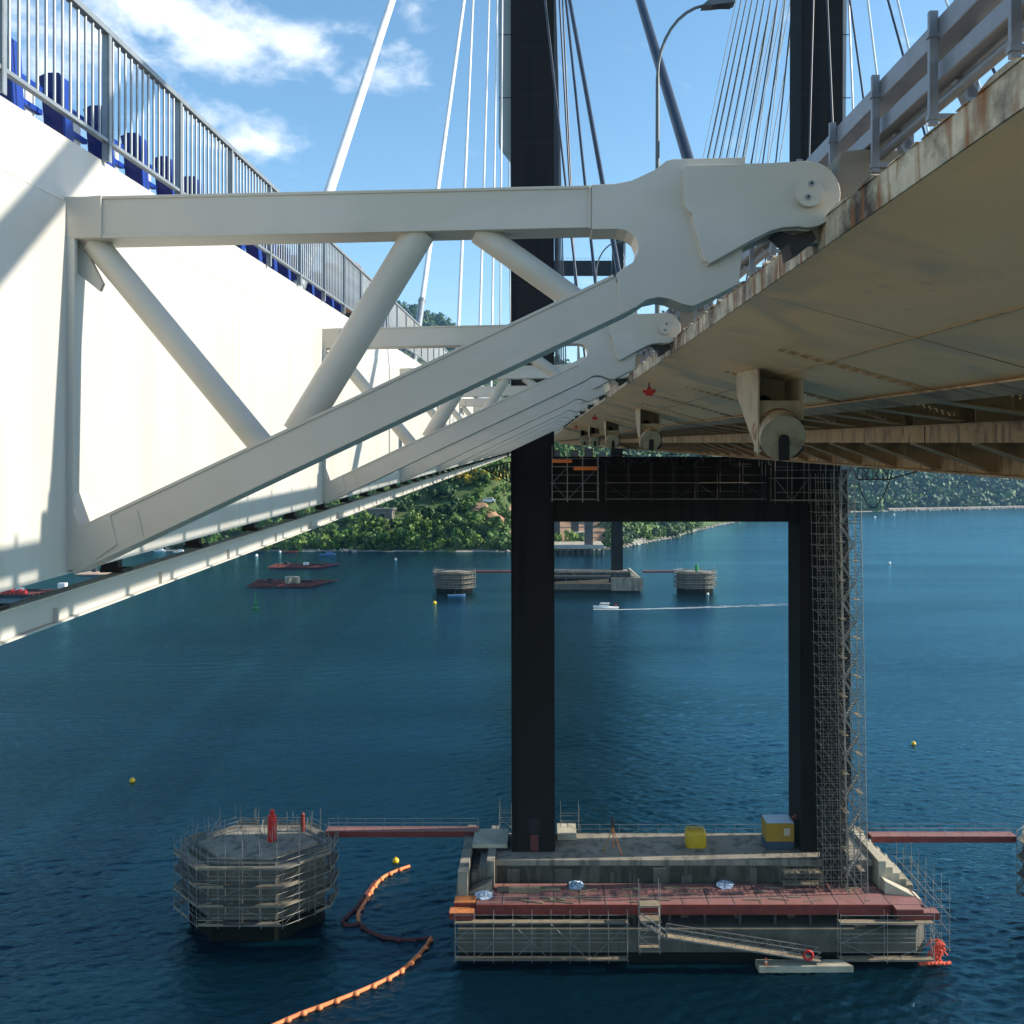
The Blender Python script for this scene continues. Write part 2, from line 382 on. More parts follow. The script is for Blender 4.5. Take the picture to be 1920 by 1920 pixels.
def terrain():
    xs = np.concatenate([np.arange(-2500, -700, 60), np.arange(-700, 500, 9), np.arange(500, 1400, 20), np.arange(1400, 2501, 100)])
    ts = np.concatenate([np.arange(-8, 60, 4), np.arange(60, 420, 9), np.arange(420, 1500, 30), np.arange(1500, 1750, 50)])
    X, T_ = np.meshgrid(xs, ts); Y = coast(X) + T_; Z = height(X, Y); Z[T_ < 0] = -3
    v = np.stack([X, Y, Z], -1).reshape(-1, 3); nx = len(xs); ny = len(ts)
    i = np.arange(nx - 1)[None] + np.arange(ny - 1)[:, None] * nx
    f = np.stack([i, i + 1, i + 1 + nx, i + nx], -1).reshape(-1, 4)
    me = bpy.data.meshes.new('hillside'); me.from_pydata(v.tolist(), [], f.tolist())
    c = v[f].mean(1); sl = c[:, 1] - coast(c[:, 0])
    rk = (sl < 7) & (nse(c[:, 0] * 3, c[:, 1] * 3, 6, 14) > -.9)
    yard = (np.abs(c[:, 0] - 8) < 36) & (c[:, 1] > 655) & (c[:, 1] < 850)
    for m_ in ('ground_green', 'rock', 'earth'): me.materials.append(MAT[m_])
    mi = np.where(yard, 2, np.where(rk, 1, 0)).astype(np.int32)
    me.polygons.foreach_set('material_index', mi); me.polygons.foreach_set('use_smooth', [True] * len(f)); me.update()
    o = bpy.data.objects.new('hillside', me); COL.objects.link(o); o['kind'] = 'structure'
terrain()

def leaf_cloud(rng, n, rx, rz, leaf, lump=6):
    """one crown: leaf faces gathered in lumps, uneven outline, gaps between"""
    cs = []
    for k in range(lump):
        a = rng.rand() * 6.28; rr = rng.rand() ** .6 * rx * .72
        cs.append((math.cos(a) * rr, math.sin(a) * rr, rz * (.35 + rng.rand() * 1.2), (.32 + .3 * rng.rand()) * rx))
    cs = np.array(cs); w = rng.randint(0, lump, n)
    u = rng.normal(size=(n, 3)); u /= np.linalg.norm(u, axis=1)[:, None]
    p = cs[w, :3] + u * (cs[w, 3] * (.72 + .36 * rng.rand(n)))[:, None] * np.array([1, 1, .85])
    nrm = u + rng.normal(size=(n, 3)) * .32; nrm /= np.linalg.norm(nrm, axis=1)[:, None]
    a = np.cross(nrm, rng.normal(size=(n, 3))); a /= np.linalg.norm(a, axis=1)[:, None]; b = np.cross(nrm, a)
    s_ = (leaf * (.6 + .8 * rng.rand(n)))[:, None]
    q = np.stack([p - a * s_ - b * s_ * .6, p + a * s_ - b * s_ * .6, p + a * s_ * .8 + b * s_ * .7, p - a * s_ * .7 + b * s_ * .8], 1)
    return q                      # n,4,3
def leaf_obj(name, quads, mats, mi):
    n = len(quads); me = bpy.data.meshes.new(name)
    me.vertices.add(n * 4); me.vertices.foreach_set('co', quads.reshape(-1).astype(np.float32))
    me.loops.add(n * 4); me.loops.foreach_set('vertex_index', np.arange(n * 4, dtype=np.int32))
    me.polygons.add(n); me.polygons.foreach_set('loop_start', np.arange(0, n * 4, 4, dtype=np.int32)); me.polygons.foreach_set('loop_total', np.full(n, 4, np.int32))
    for m_ in mats: me.materials.append(MAT[m_])
    me.polygons.foreach_set('material_index', mi.astype(np.int32)); me.update(calc_edges=True); me.validate()
    o = bpy.data.objects.new(name, me); COL.objects.link(o); return o
GREENS = ['leaf_dark', 'leaf_mid', 'leaf_light', 'leaf_blue']
def in_view(x, y, z, mg=60):
    if y < 1: return False
    px, py = px_of(x, y, z)
    return -mg < px < 1920 + mg and -mg < py < 1920 + mg
def forest(name, cond, count, seed, size, leaf, nl, xr, dr, pm):
    rng = np.random.RandomState(seed); base = [leaf_cloud(rng, nl, 1.0, 1.0, leaf, 7) for _ in range(8)]
    Q = []; MI = []; got = 0; tries = 0
    while got < count and tries < count * 30:
        tries += 1
        x = rng.uniform(*xr); d = dr[0] + (dr[1] - dr[0]) * rng.rand() ** 1.25; y = float(coast(x)) + d; z = float(height(x, y))
        if not cond(x, y, d): continue
        if not in_view(x, y, z + 4, 160): continue
        s_ = size * rng.uniform(.55, 1.35); th = rng.rand() * 6.28; q = base[rng.randint(8)] * np.array([s_, s_, s_ * rng.uniform(.8, 1.35)])
        c, s2 = math.cos(th), math.sin(th); q = q @ np.array([[c, s2, 0], [-s2, c, 0], [0, 0, 1]]) + np.array([x, y, z - s_ * .35])
        g = nse(x * 1.7, y * 1.7, 5, 12); k = pm(x, y, g, rng)
        Q.append(q); mi = np.full(nl, k); sw = rng.rand(nl) < .10; mi[sw] = rng.choice([0, 1, 3]) ; MI.append(mi); got += 1
    o = leaf_obj(name, np.concatenate(Q), GREENS + ['leaf_yellow'], np.concatenate(MI)); o['kind'] = 'stuff'; return o
def pm_left(x, y, g, rng): return 0 if g < -.7 else (1 if g < .5 else 2)
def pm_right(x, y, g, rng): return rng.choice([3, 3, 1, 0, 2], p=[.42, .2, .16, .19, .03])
yardfree = lambda x, y, d: not (abs(x - 8) < 34 and 640 < y < 850)
o = forest('woodland', lambda x, y, d: yardfree(x, y, d), 3600, 11, 5.0, .17, 110, (-560, 150), (6, 420), pm_left)
tag(o, 'dense green wood and scrub covering the left bank below the bridge', 'woodland')
o = forest('hilltop_forest', lambda x, y, d: yardfree(x, y, d) and d > 380, 4000, 12, 9.5, .19, 75, (-1100, 420), (380, 1750), pm_right)
tag(o, 'dark forest on the far hill behind the cables', 'forest')
o = forest('headland_forest', lambda x, y, d: True, 2300, 13, 11, .15, 130, (230, 1200), (16, 420), pm_right)
tag(o, 'hazy blue green trees on the far headland at the right', 'forest')
# trees near the left shore, each one on its own
tproto = []
rng = np.random.RandomState(5)
for k in range(5):
    r_ = empty('tree', (0, 0, 0), 'x', 'tree')
    q = leaf_cloud(rng, 420, 1.0, 1.0, .12, 9) + np.array([0, 0, .45])
    mi = np.full(420, [0, 1, 2, 1, 2][k]); sw = rng.rand(420) < .25; mi[sw] = rng.choice([0, 1, 2], sw.sum())
    c = leaf_obj('crown', q, GREENS, mi); c.parent = r_
    tm = MB(); tm.tube((0, 0, -.3), (.03, .02, .7), .06, 7, .035)
    for j in range(4):
        a = j * 1.6 + k; tm.tube((.03, .02, .5), (.5 * math.cos(a), .5 * math.sin(a), 1.1), .025, 5, .01)
    tr = tm.build('trunk', 'bark', r_); tproto.append((r_, [c, tr]))
spots = []
for px in range(350, 956, 15):
    for lay in range(2):
        g = on_z(px + random.uniform(-8, 8), 1034, 1)
        x = g.x + random.uniform(-4, 4); y = float(coast(x)) + (9, 30)[lay] + random.uniform(-4, 8); z = float(height(x, y))
        if abs(x - 8) < 40 and y > 640: continue
        spots.append((x, y, z, lay))
for px in range(1165, 1345, 14):
    x = (px - 1020) / F * 760; y = float(coast(x)) + 10 + random.uniform(0, 14); spots.append((x, y, float(height(x, y)), 3))
used = set()
spots.sort(key=lambda q: (q[3], q[0] / q[1]))
cnt = {0: 0, 1: 0, 3: 0}
for i, (x, y, z, lay) in enumerate(spots):
    k = random.randrange(5); r_, parts = tproto[k]
    if k not in used: o = r_; used.add(k)
    else:
        o = r_.copy(); COL.objects.link(o)
        for p_ in parts: c = p_.copy(); COL.objects.link(c); c.parent = o
    s_ = random.uniform(2.6, 5.2) * (1.15 if lay else .9)
    o.location = (x, y, z - .5); o.scale = (s_, s_, s_ * random.uniform(.85, 1.4)); o.rotation_euler.z = random.uniform(0, 6.28)
    lay_ = lay
    if lay == 3: tag(o, '%s shore tree from the left on the rocky point beyond the far pier' % ordn(cnt[lay]), 'tree', 'trees on the rocky point')
    elif lay == 0: tag(o, '%s shore tree from the left along the water line of the left bank' % ordn(cnt[lay]), 'tree', 'trees at the water line')
    else: tag(o, '%s tree from the left in the row above the water line trees' % ordn(cnt[lay]), 'tree', 'trees above the water line')
    cnt[lay] += 1
for r_, p_ in tproto:
    if r_['label'] == 'x':
        for c in p_: bpy.data.objects.remove(c)
        bpy.data.objects.remove(r_)
# yellow flowering broom
bq = []; rng = np.random.RandomState(21)
yb = 0
for (px, py) in ((855, 901), (872, 897), (893, 895), (908, 899), (925, 903), (940, 900), (880, 906), (1738, 905), (1752, 908)):
    d = ray(px, py); best = None
    for t_ in np.arange(500, 2200, 4):
        p = Vector((0, 0, HC)) + d * t_
        if p.y > coast(p.x) + 4 and p.z < height(p.x, p.y) + 2: best = p; break
    if best is None: continue
    s_ = 6.5 * best.y / 800
    q = leaf_cloud(rng, 260, 1, .7, .12, 8) * s_ + np.array([best.x, best.y, float(height(best.x, best.y)) + 1.0])
    o = leaf_obj('broom_bush', q - np.array(best), ['leaf_yellow', 'leaf_light'], (rng.rand(260) < .3).astype(int)); o.location = best
    yb += 1
    if px > 1500: tag(o, '%s yellow flowering bush among the blue green headland trees' % ('left' if px < 1745 else 'right'), 'bush', 'yellow bushes on the headland')
    else: tag(o, '%s bright yellow flowering bush at the top of the green left bank' % ordn(yb), 'bush', 'yellow bushes on the left bank')
# shore rocks
def rocks(name, pts, m, smin, smax):
    mb = MB(); rr = random.Random(4)
    for (x, y, z) in pts:
        s_ = rr.uniform(smin, smax); n = 6; v = []
        for j, (rr_, h) in enumerate(((1, -.3), (.85, .45), (.35, .75))):
            for i in range(n):
                a = 6.28 * i / n + j * .3; v.append((x + math.cos(a) * rr_ * s_ * rr.uniform(.7, 1.2), y + math.sin(a) * rr_ * s_ * rr.uniform(.7, 1.2), z + h * s_ * rr.uniform(.8, 1.2)))
        fs = [(j * n + i, j * n + (i + 1) % n, (j + 1) * n + (i + 1) % n, (j + 1) * n + i) for j in range(2) for i in range(n)] + [tuple(range(2 * n, 3 * n))]
        mb.add(v, fs)
    o = mb.build(name, m); o['kind'] = 'stuff'; return o
P = []
for k in range(700):
    x = random.uniform(-330, 300)
    if x < -25 and nse(x * 3, 9.0, 5, 12) < .5: continue
    P.append((x, float(coast(x)) + random.uniform(-2, 6), random.uniform(0, 1.5)))
tag(rocks('shore_rocks', P, 'rock', .4, 1.6), 'brown boulders along the foot of the left bank', 'rocks')
P = []
for k in range(1200):
    x = random.uniform(470, 1150); P.append((x, float(coast(x)) + random.uniform(-3, 5), random.uniform(0, 2)))
tag(rocks('breakwater_rocks', P, 'rock_pale', .6, 2.2), 'pale rubble bank below the headland track', 'rocks')
P = []
for k in range(90):
    P.append((random.uniform(64, 78), 0, random.uniform(.3, 2.5)))
P = [(x, float(coast(x)) + random.uniform(-3, 7), z) for x, _, z in P]
tag(rocks('rubble_heap', P, 'rock_pale', .8, 2.2), 'heap of pale rubble beside the viaduct dock', 'rocks')
tr = MB(); prev = None
for x in range(470, 1200, 20):
    y = float(coast(x)) + 9; v = [(x, y - 4, 3.6), (x, y + 4, 3.9)]
    if prev: tr.add([prev[0], v[0], v[1], prev[1]], [(0, 1, 2, 3)]); tr.add([(prev[0][0], prev[0][1], -1), (v[0][0], v[0][1], -1), v[0], prev[0]], [(0, 1, 2, 3)])
    prev = v
struct('path', tr, 'sand_road')

# ------------------------------------------------------------------ old bridge deck on the right
XE = 2.6; XW = 31.4
deck = empty('bridge_deck', B(XE, YN, 1.8), 'tan steel underside and rust stained concrete edge of the old road deck', 'bridge deck')
m_ = MB(); along(m_, [(2.6, 1.82), (2.6, 2.08), (3.0, 2.16), (31.0, 2.16), (31.4, 2.08), (31.4, 1.82)]); m_.build('edge_slab', 'edge_concrete', deck)
m_ = MB(); along(m_, [(4.3, 2.165), (4.3, 2.20), (29.7, 2.20), (29.7, 2.165)]); m_.build('roadway', 'asphalt', deck)
# ragged drips of old concrete under the edge
m_ = MB()
y = YN
rr = random.Random(9)
while y < 60:
    l = rr.uniform(.12, .7); h = rr.uniform(.008, .05)
    m_.prism([B(2.585, y, 2.081), B(2.585, y + l * .3, 2.081 + h), B(2.585, y + l * .7, 2.081 + h * rr.uniform(.3, 1)), B(2.585, y + l, 2.081)], (.3, 0, .01))
    y += l + rr.uniform(0, .2)
m_.build('edge_spalling', 'edge_concrete', deck)['kind'] = 'stuff'
m_ = MB(); along(m_, [(2.615, 1.818), (2.74, 1.79), (6.25, .83), (6.25, 1.817)]); m_.build('edge_fascia', 'tan_paint', deck)
m_ = MB(); along(m_, [(27.75, .83), (31.26, 1.818), (27.75, 1.817)]); m_.build('edge_fascia', 'tan_paint', deck)
# lower flange plate of the fascia
m_ = MB(); along(m_, [(6.10, .80), (6.10, .828), (6.6, .70), (6.6, .67)]); m_.build('bottom_flange', 'tan_dirty', deck)
m_ = MB(); along(m_, [(11.2, -.78), (11.8, -.78), (11.8, 1.8), (11.2, 1.8)]); m_.build('main_girder', 'tan_dirty', deck)
m_ = MB(); along(m_, [(22.2, -.78), (22.8, -.78), (22.8, 1.8), (22.2, 1.8)]); m_.build('main_girder', 'tan_dirty', deck)
m_ = MB(); along(m_, [(10.9, -.84), (12.1, -.84), (12.1, -.782), (10.9, -.782)]); m_.build('main_girder_flange', 'tan_dirty', deck)
m_ = MB(); along(m_, [(8.85, 0.0), (9.15, 0.0), (9.15, .38), (8.85, .38)]); along(m_, [(8.8, .382), (9.2, .382), (9.2, .41), (8.8, .41)]); m_.build('stringer', ['tan_dirty'], deck)
for sy in range(0, 8):
    m_ = MB(); yy = 11.2 + 9.6 * sy; m_.box(B(8.835, yy, .002), B(8.849, yy + .03, .378)); m_.build('stringer_joint', 'dark_steel', deck)
# cross beams: web and flange
cb = None
beams = []
Y0 = 9.4
for i in range(36):
    y = Y0 + 3.2 * i
    if cb is None:
        w_ = MB()
        w_.prism([B(6.3, Y0, .86), B(8.84, Y0, .50), B(8.84, Y0, 1.78), B(6.3, Y0, 1.78)], (0, .04, 0))
        w_.prism([B(9.16, Y0, .02), B(11.18, Y0, -.70), B(11.18, Y0, 1.78), B(9.16, Y0, 1.78)], (0, .04, 0))
        for (xa, za, xb, zb) in ((6.28, .85, 8.84, .48), (9.16, .0, 11.18, -.72)):
            w_.prism([B(xa, Y0 - .16, za - .035), B(xb, Y0 - .16, zb - .035), B(xb, Y0 - .16, zb), B(xa, Y0 - .16, za)], (0, .36, 0))
        for k in range(3):
            x = (7.2, 8.2, 10.2)[k]; w_.box(B(x, Y0 - .14, (.84 - .145 * (x - 6.3)) if x < 8.8 else .0 - .36 * (x - 9.16)), B(x + .03, Y0 - .001, 1.78))
        cb = w_.build('cross_beam', 'tan_dirty', deck); beams.append(cb)
        w_ = MB(); w_.prism([B(11.82, Y0, -.70), B(22.18, Y0, -.70), B(22.18, Y0, 1.78), B(11.82, Y0, 1.78)], (0, .04, 0)); w_.prism([B(11.82, Y0 - .16, -.735), B(22.18, Y0 - .16, -.735), B(22.18, Y0 - .16, -.70), B(11.82, Y0 - .16, -.70)], (0, .36, 0))
        cc = w_.build('cross_beam', 'tan_dirty', deck)
    else:
        for s_ in (cb, cc):
            c = s_.copy(); COL.objects.link(c); c.location = s_.location + Vector((0, 3.2 * i, M * 3.2 * i))
# longitudinal trough ribs below the slab
for x in (7.0, 7.8, 8.6, 9.6, 10.4):
    m_ = MB(); along(m_, [(x, 1.55), (x + .25, 1.55), (x + .35, 1.818), (x - .1, 1.818)], YN, 130); m_.build('deck_rib', 'tan_dirty', deck)
# bolted splices on the sloping fascia, every one a strip with bolt heads
def splice(y, parent):
    mb = MB(); rr = random.Random(2)
    a = Vector((2.9, y, HC + 1.773 + M * y)); b = Vector((6.2, y, HC + .845 + M * y)); nrm = Vector((-.27, 0, -.96)).normalized(); n = 66
    mb.bar(a + nrm * .008, b + nrm * .008, .035, .012, nrm)
    for i in range(18, n):
        c = a.lerp(b, i / n)
        for dy in (.05, .12, .19, .26):
            if i % 4 != 0 and (i % 4 + int(dy * 20)) % 5: mb.tube(c + Vector((0, dy, M * dy)), c + Vector((0, dy, M * dy)) + nrm * .04, .018, 6)
    return mb.build('bolted_splice', 'tan_dirty', parent)
for i in range(9): splice(13.4 + 5.2 * i if i else 14.2, deck)
for i in range(14):
    y = 11.0 + 9.6 * i; m_ = MB(); a_ = Vector((2.75, y, HC + 1.7925 + M * y)); b_ = Vector((6.22, y, HC + .832 + M * y)); nrm = Vector((-.27, 0, -.96)).normalized()
    m_.bar(a_ + nrm * .002, b_ + nrm * .002, .02, .006, nrm); m_.build('plate_seam', 'tan_dirty', deck)
m_ = MB(); m_.bar(B(4.55, YN, 1.285) , B(4.55, 300, 1.285), .016, .01, (-.27, 0, -.96)); m_.build('plate_seam', 'tan_dirty', deck)
for i in range(9):        # bolt clusters where cross beams meet the fascia
    mb = MB(); y = 9.4 + 3.2 * i
    for ax in range(9):
        for ay in range(2):
            c = B(6.32 + ax * .11, y - .10 + ay * .2, .78 - .31 * (ax * .11)); mb.tube(c, c - Vector((.0, 0, .03)), .025, 6)
    mb.build('bolt_cluster', 'tan_dirty', deck)
# old cable anchor boxes under the deck
AY = [17.2 + 20.7 * k for k in range(5)]
for y in AY:
    A = MB()
    A.prism([B(4.02, y - .35, 1.40), B(4.02, y - .35, -.22), B(4.02, y - .28, -.22), B(4.02, y + 1.5, 1.0), B(4.02, y + 1.5, 1.45)], (.035, 0, 0))
    A.box(B(4.055, y + .9, .55), B(4.86, y + .94, 1.48))
    A.prism([B(4.86, y - .30, 1.25), B(4.86, y - .30, .42), B(4.86, y + .9, .62), B(4.86, y + .9, 1.25)], (.035, 0, 0))
    A.prism([B(4.055, y - .26, .42), B(4.86, y - .26, .42), B(4.86, y - .20, .80), B(4.055, y - .20, .80)], (0, .04, 0))
    A.box(B(4.22, y + .1, -.16), B(4.25, y + .8, .5)); A.box(B(4.70, y + .1, -.16), B(4.73, y + .8, .5))
    bx = A.build('anchor_box', 'anchor_tan', deck)
    C_ = MB(); c = B(4.46, y - .30, .14); dd = Vector((-.04, .93, .36)).normalized()
    C_.tube(c, c + dd * 1.0, .33, 28); C_.tube(c + dd * .10, c + dd * .34, .46, 32)
    sk = C_.build('anchor_socket', 'tan_dirty', bx)
    C_ = MB(); C_.tube(c - dd * .16, c + dd * .10, .43, 32); C_.build('end_cap', 'anchor_tan', sk)
    C_ = MB(); C_.tube(c - dd * .175 + Vector((.02, 0, -.03)), c - dd * .15 + Vector((.02, 0, -.03)), .10, 16); C_.bar(c - dd * .162 + Vector((.02, 0, -.42)), c - dd * .162 + Vector((.02, 0, -.03)), .20, .026, dd); C_.build('slot', 'rubber', sk)
    C_ = MB(); C_.prism([B(4.80, y + .0, -.30), B(4.98, y + .0, -.15), B(4.98, y + .0, .5), B(4.80, y + .0, .5)], (0, .6, 0)); C_.build('side_plate', 'dark_steel', bx)
# red clamps under the edge
for y in (25.6, 53, 84):
    r_ = empty('beam_clamp', B(3.0, y, 1.5), {25.6: 'nearest red clamp hanging under the deck edge', 53: 'middle red clamp hanging under the deck edge', 84: 'farthest red clamp hanging under the deck edge'}[y], 'clamp', 'red clamps below the deck edge')
    a = MB(); a.tube(B(3.0, y, 1.74), B(3.0, y, 1.56), .02, 6); a.build('hook', 'dark_steel', r_)
    a = MB(); a.box(B(2.86, y - .06, 1.40), B(3.14, y + .06, 1.50)); a.box(B(2.90, y - .05, 1.34), B(3.10, y + .05, 1.40)); a.box(B(2.82, y - .05, 1.43), B(2.86, y + .05, 1.52)); a.box(B(3.14, y - .05, 1.43), B(3.18, y + .05, 1.52)); a.bar(B(2.93, y, 1.45), B(3.0, y, 1.6), .03, .05); a.bar(B(3.07, y, 1.45), B(3.0, y, 1.6), .03, .05); a.build('jaw', 'red_paint', r_)
# guard rail on the old deck
gr = empty('guard_rail', B(3.0, YN, 2.16), 'grey steel guard rail with two box rails along the old deck edge', 'guard rail')
m_ = MB(); along(m_, [(2.98, 3.04), (3.18, 3.04), (3.18, 3.22), (2.98, 3.22)], YN, 250); m_.build('top_rail', 'barrier_steel', gr, .012)
m_ = MB(); along(m_, [(3.0, 2.75), (3.2, 2.75), (3.2, 2.90), (3.0, 2.90)], YN, 250); m_.build('middle_rail', 'barrier_steel', gr, .012)
m_ = MB(); m_.tube(B(3.14, YN, 2.68), B(3.14, 250, 2.68), .045, 14); m_.build('tube_rail', 'barrier_steel', gr)
pp = None
for i in range(90):
    y = .88 + 1.18 * i
    if pp is None:
        a = MB(); a.box(B(2.91, y - .02, 2.40), B(2.975, y + .02, 3.26)); a.box(B(2.90, y - .03, 3.06), B(3.4, y + .03, 3.10)); a.box(B(2.90, y - .03, 2.44), B(3.3, y + .03, 2.48))
        a.prism([B(3.10, y - .04, 2.74), B(3.20, y - .04, 2.74), B(3.55, y - .04, 2.16), B(3.38, y - .04, 2.16)], (0, .09, 0)); a.box(B(3.19, y - .04, 2.6), B(3.27, y + .05, 3.12))
        pp = a.build('post', 'barrier_steel', gr); y00 = y
    else: c = pp.copy(); COL.objects.link(c); c.location = pp.location + Vector((0, y - y00, M * (y - y00)))

# ------------------------------------------------------------------ new box girders (left one in view, right one mirrored beyond the towers)
XG = -4.45
def box_girder(x, sgn, label):
    g = empty('box_girder', B(x, YN, -1.2), label, 'box girder', 'new box girders')
    a = MB(); along(a, [(x, -1.20), (x, 2.245), (x - sgn * .015, 2.255), (x - sgn * .06, 2.88), (x - sgn * 9.6, 2.88), (x - sgn * 11.0, 2.2), (x - sgn * 9.0, -1.20)]); a.build('box', 'white_paint', g)
    a = MB(); along(a, [(x + sgn * .006, -1.225), (x + sgn * .006, -1.19), (x - sgn * .2, -1.201), (x - sgn * .2, -1.225)]); a.build('bottom_lip', 'white_paint', g)
    a = MB(); along(a, [(x + sgn * .0035, 2.238), (x + sgn * .0035, 2.2465), (x - sgn * .05, 2.2465), (x - sgn * .05, 2.238)]); a.build('weld_seam', 'frame_paint', g)
    a = MB()
    for k in range(26): yy = 13.1 + 9.65 * k; a.prism([B(x + sgn * .003, yy, -1.19), B(x + sgn * .003, yy + .008, -1.19), B(x + sgn * .003, yy + .008, 2.236), B(x + sgn * .003, yy, 2.236)], (-sgn * .02, 0, 0))
    a.build('vertical_weld_seams', 'frame_paint', g)['kind'] = 'stuff'
    a = MB(); along(a, [(x - sgn * .7, 2.89), (x - sgn * .7, 2.96), (x - sgn * 9.0, 2.96), (x - sgn * 9.0, 2.89)]); a.build('roadway', 'grey_concrete', g)
    return g
gl = box_girder(XG, 1, 'white painted steel box girder on the left, lit by the sun')
g2 = box_girder(39.4, -1, 'white box girder beyond the right tower leg')
# runway beam below the girder
rb = empty('runway_beam', B(-4.62, YN, -1.6), 'white I shaped beam hanging under the left box girder', 'beam')
a = MB(); along(a, [(-4.66, -1.68), (-4.60, -1.68), (-4.60, -1.44), (-4.66, -1.44)], YN, 240); a.build('web', 'white_paint', rb)
a = MB(); along(a, [(-4.75, -1.70), (-4.55, -1.70), (-4.55, -1.682), (-4.75, -1.682)], YN, 240); a.build('lower_flange', 'white_paint', rb)
a = MB(); along(a, [(-4.72, -1.438), (-4.56, -1.438), (-4.56, -1.42), (-4.72, -1.42)], YN, 240); a.build('upper_flange', 'frame_paint', rb)
hp = sp_ = None
for i in range(62):
    y = 5.2 + 2.3 * i
    if hp is None:
        a = MB(); a.box(B(-4.85, y, -1.42), B(-4.66, y + .10, -1.20)); a.box(B(-4.85, y - .02, -1.415), B(-4.60, y + .22, -1.385)); hp = a.build('hanger', 'dark_steel', rb)
        a = MB(); a.box(B(-4.599, y + .9, -1.68), B(-4.56, y + .92, -1.55)); sp_ = a.build('stiffener', 'white_paint', rb)
    else:
        for s_ in (hp, sp_): c = s_.copy(); COL.objects.link(c); c.location = s_.location + Vector((0, 2.3 * i, M * 2.3 * i))

# railing on the left girder
ra = empty('railing', B(-4.47, YN, 2.9), 'grey steel railing with upright bars along the top of the white girder', 'railing')
m_ = MB(); along(m_, [(-4.51, 4.165), (-4.43, 4.165), (-4.43, 4.23), (-4.51, 4.23)], YN, 240); m_.build('top_rail', 'galvanised', ra, .006)
m_ = MB(); along(m_, [(-4.50, 3.06), (-4.44, 3.06), (-4.44, 3.095), (-4.50, 3.095)], YN, 240); m_.build('bottom_rail', 'galvanised', ra)
PS = 1.80; PY0 = 9.15 - PS * 3
pst = bal = None
nb = 0; far = MB()
for i in range(62):
    y = PY0 + PS * i
    if pst is None:
        a = MB(); a.box(B(-4.505, y - .02, 2.87), B(-4.435, y + .0, 4.17)); a.box(B(-4.447, y - .02, 2.87), B(-4.435, y + .05, 4.17)); pst = a.build('post', 'galvanised', ra)
        p0 = y
    else: c = pst.copy(); COL.objects.link(c); c.location = pst.location + Vector((0, y - p0, M * (y - p0)))
    for j in range(1, 13):
        yb = y + PS * j / 13
        if yb < 7.0: continue
        if nb < 100:
            if bal is None:
                a = MB(); a.tube(B(-4.47, yb, 3.09), B(-4.47, yb, 4.175), .0145, 10, cap=False); bal = a.build('baluster', 'galvanised', ra); b0 = yb
            else: c = bal.copy(); COL.objects.link(c); c.location = bal.location + Vector((0, yb - b0, M * (yb - b0)))
            nb += 1
        else: far.tube(B(-4.47, yb, 3.09), B(-4.47, yb, 4.175), .0145, 6, cap=False)
fo = far.build('baluster', 'galvanised', ra); fo['kind'] = 'stuff'

# blue barrier units behind the railing
def blue_unit():
    r_ = empty('barrier_unit', B(-4.95, 8.0, 2.9), 'x', 'barrier unit', 'blue barrier units behind the railing')
    y = 8.0
    a = MB()
    a.prism([B(-4.74, y, 2.84), B(-4.92, y, 2.84), B(-4.97, y, 3.45), B(-5.0, y, 3.62), B(-4.92, y, 3.66), B(-4.80, y, 3.66), B(-4.78, y, 3.60)], (0, .05, 0))
    a.build('upright', 'blue_dark', r_)  # shade of the camera side painted in as a darker blue than the sunlit flange
    a = MB(); a.prism([B(-4.735, y - .01, 2.84), B(-4.715, y - .01, 2.84), B(-4.76, y - .01, 3.62), B(-4.78, y - .01, 3.62)], (0, .16, 0)); a.build('flange', 'blue_paint', r_)
    for z in (3.02, 3.24, 3.46):
        a = MB(); a.bar(B(-4.95, y + .05, z), B(-4.95, y + .80, z), .05, .05); a.build('rail', 'blue_paint', r_)
    a = MB(); a.box(B(-4.98, y + .42, 3.05), B(-4.965, y + .74, 3.44)); a.build('panel', 'panel_white', r_)
    a = MB(); a.box(B(-4.98, y + .18, 3.05), B(-4.965, y + .40, 3.43)); a.build('panel', 'blue_dark', r_)
    return r_
bu = blue_unit()
ub = [8.0 + .86 * i for i in range(16)] + [23.5 + .86 * i for i in range(8)]
for i, y in enumerate(ub):
    o = bu
    if i:
        o = bu.copy(); COL.objects.link(o)
        for ch in list(bu.children): c = ch.copy(); COL.objects.link(c); c.parent = o
    o.location = B(-4.95, y, 2.9)
    if i < 5: o['label'] = 'blue barrier unit behind the railing, %s from the left edge of the photo' % ORD[i]
    else: o['label'] = 'blue barrier unit behind the railing bars, %s along from the left edge' % ordn(i)
# machine on the new deck
mc = empty('work_machine', B(-6.2, 27, 2.97), 'small orange and cream machine on the new deck, its top showing over the railing', 'machine')
a = MB(); a.box(B(-7.2, 26.8, 3.35), B(-5.75, 33.4, 3.7)); a.build('chassis', 'dark_steel', mc, .03)
a = MB(); a.box(B(-6.6, 27.0, 3.71), B(-5.7, 27.8, 5.3)); a.box(B(-6.7, 26.9, 5.3), B(-5.6, 27.9, 5.38)); a.build('cab', 'orange_dull', mc, .04)
a = MB(); a.box(B(-6.55, 26.98, 4.3), B(-5.95, 26.995, 5.1)); a.build('window', 'glass_dark', mc)
a = MB(); a.box(B(-7.0, 28.4, 3.71), B(-5.75, 33, 4.95)); a.build('tank', 'sunny_concrete', mc, .25)
for yy in (27.6, 29, 32.4):
    a = MB(); a.tube(B(-7.3, yy, 3.37), B(-5.65, yy, 3.37), .4, 16); a.build('wheel', 'rubber', mc)

